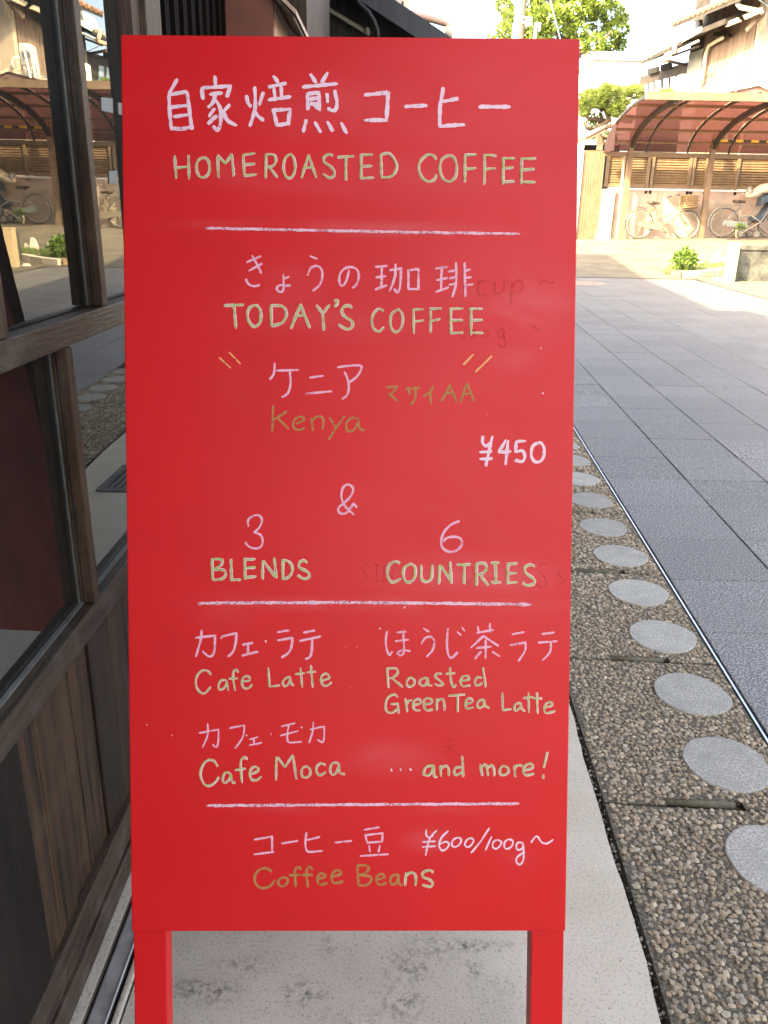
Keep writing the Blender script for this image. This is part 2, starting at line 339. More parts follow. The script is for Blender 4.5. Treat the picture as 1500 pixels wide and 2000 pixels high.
def poly_mat():
    m, n, b = new_mat('brown polycarbonate'); L = n.links
    b.inputs['Base Color'].default_value = (.17, .095, .085, 1); b.inputs['Roughness'].default_value = .2
    tr = N(n, 'ShaderNodeBsdfTransparent'); tr.inputs[0].default_value = (.52, .37, .37, 1)
    tl = N(n, 'ShaderNodeBsdfTranslucent'); tl.inputs[0].default_value = (.24, .145, .135, 1)
    a = N(n, 'ShaderNodeMixShader'); a.inputs[0].default_value = .5; L.new(b.outputs[0], a.inputs[1]); L.new(tl.outputs[0], a.inputs[2])
    ms = N(n, 'ShaderNodeMixShader'); ms.inputs[0].default_value = .48; L.new(tr.outputs[0], ms.inputs[1]); L.new(a.outputs[0], ms.inputs[2])
    L.new(ms.outputs[0], n.nodes['Material Output'].inputs[0])
    return m
M['poly'] = poly_mat()

# ================================================================== GROUND
STA = .056                                                  # the street drifts to the right: X = X0 + STA*Y
def SX(x0, y): return x0 + STA*y
xs = [-60, -30, -15, -8, -4, -2, 0, 2, 4, 5, 6, 7, 8, 10, 13, 20, 35, 70, 150]
ys = [-40, -15, -5, 0, 5, 10, 12, 13.5, 14.5, 15.5, 16.5, 17.5, 18.5, 19.5, 20.4, 22, 30, 50, 90, 200, 600]
def sheet(dz, cond=lambda x, y: True, xs_=xs, ys_=ys):
    m = MB()
    for i in range(len(xs_)-1):
        for j in range(len(ys_)-1):
            if cond((xs_[i]+xs_[i+1])/2, (ys_[j]+ys_[j+1])/2):
                q = [(xs_[i], ys_[j]), (xs_[i+1], ys_[j]), (xs_[i+1], ys_[j+1]), (xs_[i], ys_[j+1])]
                m.add([(x, y, g(x, y)+dz) for x, y in q], [(0, 1, 2, 3)])
    return m
struct('ground', sheet(-.07), M['mortar'])
# worn pale surface beyond the paved lane
PE = 4.28                                                    # far edge of the paving at Y = 0
m = MB(); yy = [-30, -10, 0, 4, 8, 12, 13.4] + [13.4+.7*i for i in range(1, 12)] + [25, 40, 80, 200]
for j in range(len(yy)-1):
    y0, y1 = yy[j], yy[j+1]
    def xs_at(y): return [SX(PE, y)+k for k in (0, .5, 1, 1.7, 2.4, 3.4, 5, 8, 14, 30, 80)]
    a, b = xs_at(y0), xs_at(y1)
    for i in range(len(a)-1):
        m.add([(a[i], y0, g(a[i], y0)), (a[i+1], y0, g(a[i+1], y0)), (b[i+1], y1, g(b[i+1], y1)), (b[i], y1, g(b[i], y1))], [(0, 1, 2, 3)])
# the part of it that closes the lane's far end
Y1 = 14.06
for j in range(len(yy)-1):
    y0, y1 = max(yy[j], Y1), yy[j+1]
    if y1 <= Y1: continue
    for k in range(8):
        xa = -3 + k*(SX(PE, y0)+3)/8; xb = -3 + (k+1)*(SX(PE, y0)+3)/8; xc = -3 + k*(SX(PE, y1)+3)/8; xd = -3 + (k+1)*(SX(PE, y1)+3)/8
        m.add([(xa, y0, g(xa, y0)), (xb, y0, g(xb, y0)), (xd, y1, g(xd, y1)), (xc, y1, g(xc, y1))], [(0, 1, 2, 3)])
struct('roadside', m, M['asphalt'])

# the paved lane: mortar bed + separate square pavers in a stack grid
TS = .3205
m = MB(); y0, y1 = -7, Y1
m.add([(SX(.72, y0), y0, -.006), (SX(PE, y0), y0, -.006), (SX(PE, y1), y1, -.006), (SX(.72, y1), y1, -.006)], [(0, 1, 2, 3)])
street = struct('street', m, M['mortar']); street['_w'] = (0, 0, 0)
def paver_mesh(sx, sy, h=.03, b_=.0018):
    m = MB(); o = [(-sx/2, -sy/2), (sx/2, -sy/2), (sx/2, sy/2), (-sx/2, sy/2)]; i_ = [(x-math.copysign(b_, x), y-math.copysign(b_, y)) for x, y in o]
    v = [(x, y, -h) for x, y in o]+[(x, y, -b_) for x, y in o]+[(x, y, 0) for x, y in i_]
    f = [(k, (k+1) % 4, 4+(k+1) % 4, 4+k) for k in range(4)]+[(4+k, 4+(k+1) % 4, 8+(k+1) % 4, 8+k) for k in range(4)]+[(8, 9, 10, 11)]
    m.add([(x+STA*y, y, z) for x, y, z in v], f); return m
pm = paver_mesh(TS-.0042, TS-.0012).mesh('paver', M['paver'])
cells = []
for j in range(-20, 43):
    for i in range(11):
        y = .428 + TS*j; x = .717+TS*(i+.5) + STA*y
        if y > Y1-.1: continue
        p = Vector((x, y, 0)) - CAM; cx = p.x*_rt.x  # visible test
        az_ = math.degrees(math.atan2(x, y)); vis = y > .8 and 2 < az_ < 27
        cells.append((0 if vis else 1, p.length, x, y, j, i))
cells.sort(); rest = MB()
rp = random.Random(3)
for k, (v, d_, x, y, j, i) in enumerate(cells):
    dz = rp.uniform(-.0012, .0012)
    if k < 299:
        o = bpy.data.objects.new('paver', pm); col.objects.link(o); o.parent = street; o.location = (x, y, dz)
    else:
        n0 = paver_mesh(TS-.0042, TS-.0012); rest.add([(a+x, b+y, c+dz) for a, b, c in n0.v], n0.f)
obj('paver', rest, M['paver'], street, kind='stuff')

# manhole cover in the lane
mp_ = atZ(1140, 553)
t = thing('manhole_cover', (mp_.x, mp_.y, .0), 'round pinkish iron manhole cover set in the grey paved lane', 'manhole cover')
t['_w'] = tuple(t.location); m = MB(); m.cyl((mp_.x, mp_.y, -.01), .33, .016, 40); obj('ring', m, M['manhole'], t)
m = MB(); m.cyl((mp_.x, mp_.y, -.004), .285, .014, 36)
for k in range(-4, 5):
    h_ = math.sqrt(.27**2-(k*.06)**2); m.box((mp_.x-h_, mp_.y+k*.06-.012, .008), (mp_.x+h_, mp_.y+k*.06+.012, .0135))
obj('cover', m, M['manhole'], t)

# steel strip between lane and drain slabs
m = MB()
m.bar((SX(.708, -6), -6, -.012), (SX(.708, 14), 14, -.012), .005, .03)
tag(obj('edge_strip', m, M['steel']), 'thin shiny steel strip along the near edge of the grey pavers', 'metal strip')

# drain slabs of exposed aggregate, each with two granite discs and a lifting notch
APE = [(.36, -6), (.365, .3), (.3774, .7844), (.3846, .8786), (.3891, .9894), (.3901, 1.1217), (.3965, 1.2255), (.3985, 1.3444), (.4096, 1.5115), (.41, 2.3), (.406, 3.098), (.422, 3.353), (.43, 3.7), (.5, 5.6), (1.2, 14)]
def apx(y):
    for (x0, y0), (x1, y1) in zip(APE, APE[1:]):
        if y0 <= y <= y1: return x0+(x1-x0)*(y-y0)/(y1-y0)
    return APE[-1][0]
strip = MB(); strip.add([(.3, -6, -.06), (SX(.71, -6), -6, -.06), (SX(.71, 14), 14, -.06), (1.2, 14, -.06), (.42, 5.6, -.06)], [(0, 1, 2, 3, 4)])
gutter = struct('drain_channel', strip, M['black_gap']); gutter['_w'] = (0, 0, 0)
SK = -.045                                                    # joints run slightly askew
discs = []; notches = []
def joint(k): return 1.208 + .512*k
rs = random.Random(5)
SLABS = range(-3, 8)
for k in SLABS:
    y0, y1 = joint(k)+.003, joint(k+1)-.003
    xr = lambda y: SX(.702, y)
    xl = lambda y: apx(y)+.014 if y < 4 else SX(.25, y)
    nx0, nx1 = .52+STA*(y0-1.2), .66+STA*(y0-1.2)               # notch cut in the near edge
    sk = lambda x, y: y+SK*(x-.55)
    nd = .02
    m = MB()
    def pr(poly, zt=0., zb=-.05): m.prism([(x, sk(x, y), zt) for x, y in poly], (0, 0, zb-zt))
    pr([(xl(y0+nd), y0+nd), (xr(y0+nd), y0+nd), (xr(y1), y1), (xl(y1), y1)])
    pr([(xl(y0), y0), (nx0, y0), (nx0, y0+nd-.0003), (xl(y0+nd), y0+nd-.0003)]); pr([(nx1, y0), (xr(y0), y0), (xr(y0+nd), y0+nd-.0003), (nx1, y0+nd-.0003)])
    s_ = obj('slab', m, M['slab'], gutter)
    m = MB(); pr([(nx0+.0005, y0-.002), (nx1-.0005, y0-.002), (nx1-.0005, y0+nd-.0006), (nx0+.0005, y0+nd-.0006)], -.016, -.05)
    m.tube([(nx0+.001, sk(nx0, y0+nd-.003), -.008), (nx1-.012, sk(nx1, y0+nd-.003), -.008)], .0075, 10)
    obj('lifting_notch', m, M['notch'], s_)
    notches.append((nx0, nx1, y0, nd))
    for dy in (.128, .375):
        yc = y0+dy+rs.uniform(-.012, .012); xc = SX(.603, yc)+rs.uniform(-.006, .006)
        r1 = .081; a0 = rs.uniform(0, 6)
        ring = [(xc+(r1+.0025*math.sin(2*a+a0)+.0015*math.sin(5*a+a0)+rs.uniform(-.0007, .0007))*math.cos(a), yc+(r1+.004+.002*math.sin(3*a+a0))*math.sin(a), .0) for a in [2*math.pi*q/44 for q in range(44)]]
        m = MB(); n_ = len(ring)
        vs = [(x, y, -.004) for x, y, z in ring]+[(x, y, .003) for x, y, z in ring]+[(xc+(x-xc)*.97, yc+(y-yc)*.97, .0048) for x, y, z in ring]
        m.add(vs, [(q, (q+1) % n_, n_+(q+1) % n_, n_+q) for q in range(n_)]+[(n_+q, n_+(q+1) % n_, 2*n_+(q+1) % n_, 2*n_+q) for q in range(n_)], True); m.add([], [])
        m.f.append(tuple(range(2*n_, 3*n_))); m.sm.append(False); m.c.append(None)
        obj('round_stone', m, M['round_stone'], s_); discs.append((xc, yc, r1))

# the exposed pebbles themselves: real little stones
def pebbles():
    rnd = random.Random(11)
    ph = (1+5**.5)/2; ico = [(-1,ph,0),(1,ph,0),(-1,-ph,0),(1,-ph,0),(0,-1,ph),(0,1,ph),(0,-1,-ph),(0,1,-ph),(ph,0,-1),(ph,0,1),(-ph,0,-1),(-ph,0,1)]
    icf = [(0,11,5),(0,5,1),(0,1,7),(0,7,10),(0,10,11),(1,5,9),(5,11,4),(11,10,2),(10,7,6),(7,1,8),(3,9,4),(3,4,2),(3,2,6),(3,6,8),(3,8,9),(4,9,5),(2,4,11),(6,2,10),(8,6,7),(9,8,1)]
    var = []
    for k in range(14):
        vs = []
        for x, y, z in ico:
            v = Vector((x, y, z)).normalized()*rnd.uniform(.55, 1.12); v.x *= rnd.uniform(.95, 1.3); v.z = v.z*.62
            if v.z > .42: v.z = .42+(v.z-.42)*.25
            vs.append(v)
        var.append(vs)
    m = MB(); y = .62; pal = [(.46,.36,.26),(.38,.29,.2),(.5,.42,.32),(.3,.235,.17),(.42,.37,.31),(.34,.29,.23),(.26,.21,.15),(.55,.46,.35),(.4,.31,.22)]
    while y < 5.2:
        st = .0094 if y < 2.0 else (.0115 if y < 3.2 else .016)
        x = apx(y)+.018; xe = SX(.700, y); row = 0
        while x < xe:
            px_, py_ = x+rnd.uniform(-.42, .42)*st, y+rnd.uniform(-.42, .42)*st; x += st
            if px_ > xe-.002 or px_ < apx(py_)+.019: continue
            if any(abs(py_-yc) < .09 and (px_-xc)**2+(py_-yc)**2 < (r1-.0015)**2 for xc, yc, r1 in discs): continue
            bad = False
            for nx0, nx1, y0, nd in notches:
                yk = py_-SK*(px_-.55)
                if abs(yk-y0+.003) < .0042 or (nx0-.003 < px_ < nx1+.003 and y0-.006 < yk < y0+nd+.003): bad = True; break
            if bad: continue
            r = st*rnd.uniform(.42, .74); a = rnd.uniform(0, 6.28); ca, sa = math.cos(a), math.sin(a); z0 = rnd.uniform(-.001, .0012)
            c = rnd.choice(pal); q = rnd.uniform(.58, .98); m.cc = (c[0]*q*1.0, c[1]*q*.96, c[2]*q*.86)
            n = len(m.v)
            for v in rnd.choice(var): m.v.append((px_+r*(v.x*ca-v.y*sa), py_+r*(v.x*sa+v.y*ca), z0+r*v.z))
            for f_ in icf: m.f.append((f_[0]+n, f_[1]+n, f_[2]+n))
            m.sm += [False]*20; m.c += [m.cc]*20
        y += st*.92
    return m
mm, n, b = new_mat('pebble stone'); at = N(n, 'ShaderNodeVertexColor', layer_name='tint'); no = N(n, 'ShaderNodeTexNoise', _Scale=600., _Detail=2.)
gi = N(n, 'ShaderNodeNewGeometry'); n.links.new(gi.outputs['Position'], no.inputs['Vector']); hs = N(n, 'ShaderNodeHueSaturation')
mr = N(n, 'ShaderNodeMapRange'); mr.inputs['To Min'].default_value = .55; mr.inputs['To Max'].default_value = 1.35; n.links.new(no.outputs[0], mr.inputs['Value']); n.links.new(mr.outputs[0], hs.inputs['Value'])
n.links.new(at.outputs[0], hs.inputs['Color']); n.links.new(hs.outputs[0], b.inputs['Base Color']); b.inputs['Roughness'].default_value = .75
M['pebble'] = mm
pb = pebbles()
obj('pebbles', pb, M['pebble'], gutter, kind='stuff')

# concrete apron in front of the shop
m = MB(); zt = .004
pts = [(-.336, -6)] + [(x, y) for x, y in APE if y < 14] + [(1.2, 14), (-.25, 14)]
fine = [];
rr = random.Random(9)
for (x0, y0), (x1, y1) in zip(APE, APE[1:]):
    nn = max(1, int((y1-y0)/.03)) if .2 < y0 < 5 else 1
    for q in range(nn): fine.append((x0+(x1-x0)*q/nn+(rr.uniform(-.0012, .0012) if nn > 1 else 0), y0+(y1-y0)*q/nn))
rim = [(-.386, -6)]+fine+[(1.2, 14), (-.2125, 14)]
m.prism([(x, y, zt) for x, y in rim], (0, 0, -.06))
struct('concrete_apron', m, M['concrete'])
# grit and small stones caught in the gap beside the apron
m = MB(); rr = random.Random(21)
for k in range(900):
    y = rr.uniform(.6, 2.4); x = apx(y)+rr.uniform(.001, .015); r = rr.uniform(.0012, .0034); c = rr.choice([(.12,.12,.12),(.3,.29,.27),(.08,.075,.06),(.45,.44,.42)]); m.cc = c
    z = -.02+rr.uniform(0, .014)
    m.add([(x-r, y, z), (x, y-r, z), (x+r, y, z), (x, y+r, z), (x, y, z+r*1.2), (x, y, z-r)], [(0,1,4),(1,2,4),(2,3,4),(3,0,4),(1,0,5),(2,1,5),(3,2,5),(0,3,5)])
tag(obj('grit', m, M['pebble']), 'grey grit lying in the gap between apron and slabs', 'grit', kind='stuff')

# drain grate in the apron, seen mirrored in the window
t = thing('drain_grate', (.17, 3.0, .006), 'black iron drain grate in the concrete apron, mirrored in the window', 'drain grate')
m = MB(); m.box((.03, 2.84, .0045), (.27, 2.87, .012)); m.box((.03, 3.13, .0045), (.27, 3.16, .012)); m.box((.03, 2.87, .0045), (.055, 3.13, .012)); m.box((.245, 2.87, .0045), (.27, 3.13, .012)); obj('grate_frame', m, M['iron'], t)
for k in range(8):
    m = MB(); x = .0665+k*.0245; m.box((x, 2.871, .0045), (x+.013, 3.129, .0105)); obj('bar', m, M['iron'], t)

# ================================================================== THE SHOP (wall on the left)
WA = R_(.5)
WM = Matrix(((math.cos(WA), math.sin(WA), 0, 0), (-math.sin(WA), math.cos(WA), 0, 0), (0, 0, 1, 0), (0, 0, 0, 1)))   # (outward, along, up) -> world
shop = thing('shop_front', (-.42, 1.5, 0), 'dark weathered timber shop front with large window panes reflecting the street', 'building')
def S(name, a, b, mt, bevel=.0012, parent=None, label=None):
    m = MB(WM); m.box(a, b); return obj(name, m, mt, parent or shop, bevel=bevel, label=label)
O = -.40; G = -.421
DW, DH = M['dark_wood'], M['dark_wood_h']
# glass panes
for s0, s1 in ((-1.5, .3), (.3, 1.39)):
    S('glass_pane', (G-.003, s0+.002, .868), (G, s1-.002, 2.3), M['glass'], 0)
    S('glass_pane', (G-.003, s0+.002, .489), (G, s1-.002, .833), M['glass'], 0)
for quad in (((198, 190), (220, 192), (221, 221), (199, 216)), ((231, 200), (243, 202), (243, 226), (232, 223)), ((213, 335), (229, 333), (229, 360), (214, 358))):
    nv = WM.to_3x3() @ Vector((1, 0, 0)); m = MB(); m.prism([on_plane(x, y, nv*(G+.0012), nv) for x, y in quad], nv*-.0008); obj('paper_patch', m, M['paper'], shop)
# rails
S('rail', (G-.03, -2, .834), (O, 1.388, .8665), DH, .002)
S('rail', (G-.03, -2, .449), (O, 1.388, .4875), DH, .002)
S('bead', (G+.0006, -2, .4877), (G+.006, 1.388, .4915), M['pale_strip'], 0)
# mullions: timber with a pale glazing strip against the glass
for s0, s1, z0, z1 in ((1.145, 1.166, .868, 2.3), (.834, .857, .868, 2.3), (.36, .382, .868, 2.3), (1.0, 1.0205, .489, .833), (.62, .641, .489, .833)):
    a = S('mullion', (G+.0022, s0, z0), (O+.0005, s1, z1), DW, .0015)
    S('glazing_strip', (G+.0002, s0-.003, z0), (G+.002, s1+.001, z1), M['pale_strip'], 0, parent=a)
    m = MB(WM); m.box((G+.007, s0-.0008, z0), (G+.0085, s0+.002, z1)); obj('groove_bead', m, M['black_gap'], a)
# stepped corner post at the far end of the window
S('post', (G-.03, 1.39, .002), (O+.0, 1.43, 2.6), DW, .002)
S('post', (G-.03, 1.4305, .002), (O+.01, 1.52, 2.6), DW, .002)
# dado: boards between posts
S('door_post', (O-.02, -2, .111), (O-.004, .753, .448), M['post_paint'], .001)
edges = [.757, .803, .852, .918, .984, 1.062, 1.135, 1.2, 1.27, 1.33, 1.389]; rr = random.Random(2)
for i in range(len(edges)-1):
    q = rr.uniform(-.003, .002)
    S('plank', (O-.03, edges[i]+.0009, .111), (O-.011+q, edges[i+1]-.0009, .448), M['plank_wood'], .0015)
m = MB(WM); m.box((O-.05, -2, .02), (O-.032, 1.389, .448)); obj('backing', m, M['black_gap'], shop)
S('sill_board', (O-.04, -2, .056), (O-.001, 1.389, .1095), DH, .002)
S('sill_board', (O-.04, -2, .012), (O+.004, 1.389, .0545), DH, .002)
# sliding-door track at the foot: two aluminium rails and a concrete lip
m = MB(WM); m.box((-.46, -2, -.06), (-.3365, 5.2, -.012)); obj('track_bed', m, M['black_gap'], shop)
S('track_rail', (-.3795, -2, -.012), (-.3545, 5.2, .004), M['alu'], .003)
S('track_rail', (-.3475, -2, -.012), (-.3375, 5.2, .006), M['concrete'], .003)
S('kerb', (-.46, -2, -.012), (-.3865, 5.2, .002), M['concrete'], .001)
m = MB(WM); m.tube([(-.3545, -2, .004), (-.3545, 5.2, .004)], .0022, 6); obj('track_rib', m, M['alu'], shop)
# dark recess with vertical lattice beyond the window
m = MB(WM); m.box((-.56, 1.525, 0), (-.54, 3.8, 2.6)); obj('recess_wall', m, M['black_gap'], shop)
for k in range(26):
    s0 = 1.56+k*.075
    if s0 > 3.6: break
    S('lattice_slat', (-.47, s0, .1), (-.45, s0+.035, 2.6), M['lattice'], .001)
for z0 in (.08, 1.0, 1.75): S('lattice_rail', (-.50, 1.525, z0), (-.472, 3.75, z0+.05), M['lattice'], .001)
S('wall_board', (-.56, 3.8, 0), (-.385, 4.55, 2.6), M['dark_wood'], .002)
S('wall_board', (-.56, 4.553, 0), (-.40, 5.2, 2.6), M['dark_wood'], .002)
# upper storey, eaves and the room behind the glass
m = MB(WM); m.box((-6, -7, 2.301), (-.41, 1.389, 4.2)); obj('upper_wall', m, M['eave_dark'], shop)
m = MB(WM); m.box((-6, 1.39, 2.601), (-.41, 5.2, 4.2)); obj('upper_wall', m, M['eave_dark'], shop)
m = MB(WM); m.box((-6.2, -7.2, 4.2), (-.06, 5.1, 4.32)); m.box((-.1, -7.2, 4.12), (-.04, 5.1, 4.2)); obj('eave', m, M['eave_dark'], shop)
m = MB(WM); m.prism([(-.41, -6, 2.66), (.06, -6, 2.5), (.06, -6, 2.55), (-.41, -6, 2.71)], (0, 11, 0)); obj('added_shade_roof', m, M['eave_dark'], shop)  # unseen low roof, added to darken the left side of the signboard
m = MB(WM); m.box((-4, -7, .012), (-.3865-.08, -2.001, 2.3)); obj('side_wall', m, M['dark_wood'], shop)
m = MB(WM); m.box((-4, -2, .0), (-3.95, 5.2, 2.3)); m.box((-4, -2, 2.25), (-.47, 1.5, 2.3)); m.box((-3.95, -2, .0), (-.47, 1.5, .06)); m.box((-3.95, 1.45, .06), (-.47, 1.52, 2.25)); m.box((-3.95, -2, .06), (-.47, -1.95, 2.25)); obj('room', m, M['interior'], shop)

# rust red lantern box fixed beyond the recess
p0 = atY(440, 40, 2.4); p1 = atY(534, 40, 2.4); p2 = atY(560, 40, 2.72)
t = thing('lantern_box', (p0.x, 2.5, 1.16), 'rust red boxed lantern with pale wooden side and small plank roof above the signboard', 'lantern')
XL, XR = p0.x, p1.x
m = MB(); m.box((XL, 2.4, 1.16), (XR, 2.425, 1.56)); obj('front_board', m, M['rust'], t, bevel=.001)
m = MB(); m.box((XL, 2.426, 1.165), (XL+.01, 2.74, 1.56)); obj('side_board', m, M['rust'], t)
for z0, z1 in ((1.165, 1.30), (1.302, 1.404), (1.406, 1.55)):
    m = MB(); m.box((XR-.011, 2.426, z0), (XR, 2.74, z1)); obj('side_board', m, M['raw_wood'], t, bevel=.001, label='pale unpainted side board')
m = MB(); a = atY(518, -30, 2.38); b = atY(579, 30, 2.38)
m.prism([a, b, b+Vector((0, 0, .012)), a+Vector((0, 0, .012))], (0, .42, 0)); obj('roof_board', m, M['raw_wood'], t, bevel=.001)
m = MB(); m.prism([a+Vector((-.0, 0, -.01)), b+Vector((-.006, 0, -.008)), b+Vector((-.006, 0, -.0005)), a+Vector((0, 0, -.0005))], (0, .4, 0)); obj('roof_batten', m, M['dark_wood'], t)

# ================================================================== NEIGHBOUR beyond the shop
nb = thing('neighbour_house', (-.2, 7, 0), 'dark slate blue boarded house gable behind the top of the signboard', 'building')
YG = 6.0
zt = lambda x: atY(x, 36, YG)
def vline(px): return atY(px, 36, YG).x
bx = [vline(620)] + [vline(620+k*19.5) for k in range(1, 9)]
bx += [bx[-1]+.07, bx[-1]+.14]
A0 = atY(660, -42, YG); A1 = atY(873, 98, YG)               # the verge line running down to the street
slope = (A1.z-A0.z)/(A1.x-A0.x)
for i in range(len(bx)-1):
    x0, x1 = bx[i]+.002, bx[i+1]-.002
    zz = lambda x: A0.z+slope*(x-A0.x)-.04
    m = MB(); m.prism([(x0, YG+.02, 0), (x1, YG+.02, 0), (x1, YG+.02, zz(x1)), (x0, YG+.02, zz(x0))], (0, .02+.004*(i % 2), 0)); obj('board', m, M['navy'], nb)
m = MB(); m.prism([(bx[0]-.3, YG+.05, 0), (bx[-1], YG+.05, 0), (bx[-1], YG+.05, A0.z+slope*(bx[-1]-A0.x)-.06), (bx[0], YG+.05, A0.z+slope*(bx[0]-A0.x)-.06), (bx[0]-.3, YG+.05, 2.8)], (0, 5, 0)); obj('wall', m, M['navy'], nb)
m = MB(); m.box((bx[0]-.9, 5.15, 0), (bx[0], YG+.04, 4.2)); obj('corner_wall', m, M['corner_brown'], nb)
th_ = Vector((0, 0, -.05))
m = MB(); a = A0+Vector((-.25, 0, -.25*slope)); b = A1
m.prism([a, b, b+th_, a+th_], (0, 5.2, 0)); 
for v in range(len(m.v)): m.v[v] = (m.v[v][0], m.v[v][1]-.35, m.v[v][2])
obj('roof', m, M['navy'], nb)
m = MB(); m.prism([a+Vector((0, -.37, .01)), b+Vector((0, -.37, .01)), b+Vector((0, -.37, -.11)), a+Vector((0, -.37, -.11))], (0, .018, 0)); obj('verge_board', m, M['navy'], nb)
m = MB()
hose = [(688, -10), (703, 8), (720, 24), (731, 42), (737, 60), (739, 85)]
m.tube([atY(x, y, YG-.4) for x, y in hose], .014, 8); tag(obj('hose', m, M['black_rubber']), 'thick black hose curving down in front of the slate blue gable', 'hose')
m = MB(); m.tube([atY(622, 4, YG-.06), atY(640, 17, YG-.06), atY(722, 66, YG-.06)], .013, 8); t = thing('conduit', tuple(atY(640, 17, YG-.06)), 'off white conduit slanting down across the slate blue boards', 'pipe')
t['_w'] = tuple(t.location); obj('pipe', m, M['grey_paint'], t)
m = MB(); m.tube([atY(714, 61, YG-.075), atY(719, 58, YG-.1)], .015, 8); obj('clip', m, M['grey_paint'], t)
m = MB(); m.tube([atY(640, 17, YG-.06), atY(642, 19, YG-.06)], .017, 8); obj('coupling', m, M['grey_paint'], t)
m = MB(); m.tube([atY(683, -8, YG-.03), atY(687, 30, YG-.03), atY(690, 80, YG-.03)], .006, 6); tag(obj('cable', m, M['cable']), 'thin black cable hanging down the slate blue boards', 'cable')
# upper storey set back, its eave shades the lane
UM = Matrix.Translation((-1.45, 5.1, 0)) @ Matrix(((math.cos(R_(6.85)), math.sin(R_(6.85)), 0, 0), (-math.sin(R_(6.85)), math.cos(R_(6.85)), 0, 0), (0, 0, 1, 0), (0, 0, 0, 1)))
m = MB(UM); m.box((-6, .1, 2.0), (0, 8.9, 4.2)); obj('upper_wall', m, M['eave_dark'], nb)
m = MB(UM); m.box((-6, 8.901, 0), (.6, 9.15, 4.0)); obj('corner_column', m, M['cream_pipe'], nb)
m = MB(UM); m.box((-6.2, -.3, 4.2), (.34, 9.0, 4.3))
for k in range(46): m.tube([(.2, -.2+k*.2, 4.33), (.36, -.2+k*.2, 4.29)], .05, 6)
obj('eave', m, M['tile_grey'], nb)
# salmon rain pipe
Yp = 8.0; m = MB(); pp = [atY(x, y, Yp) for x, y in ((752, -30), (752, 8), (758, 15), (869, 45), (877, 52), (877, 95))]
t = thing('rain_pipe', tuple(pp[1]), 'salmon pink rain pipe slanting down against the sky above the signboard', 'pipe'); t['_w'] = tuple(t.location)
m.tube(pp, .028, 10); obj('pipe', m, M['pvc'], t)
m = MB(); m.tube([pp[3]*.12+pp[4]*.88, pp[4]*.5+pp[5]*.5], .033, 10); obj('elbow', m, M['cream_pipe'], t)
m = MB(); q = atY(786, 25, Yp); m.tube([q, q+Vector((0, .05, .09))], .01, 6); m.bar(q+Vector((-.04, .03, -.05)), q+Vector((.05, .03, -.07)), .015, .03); obj('bracket', m, M['iron'], t)

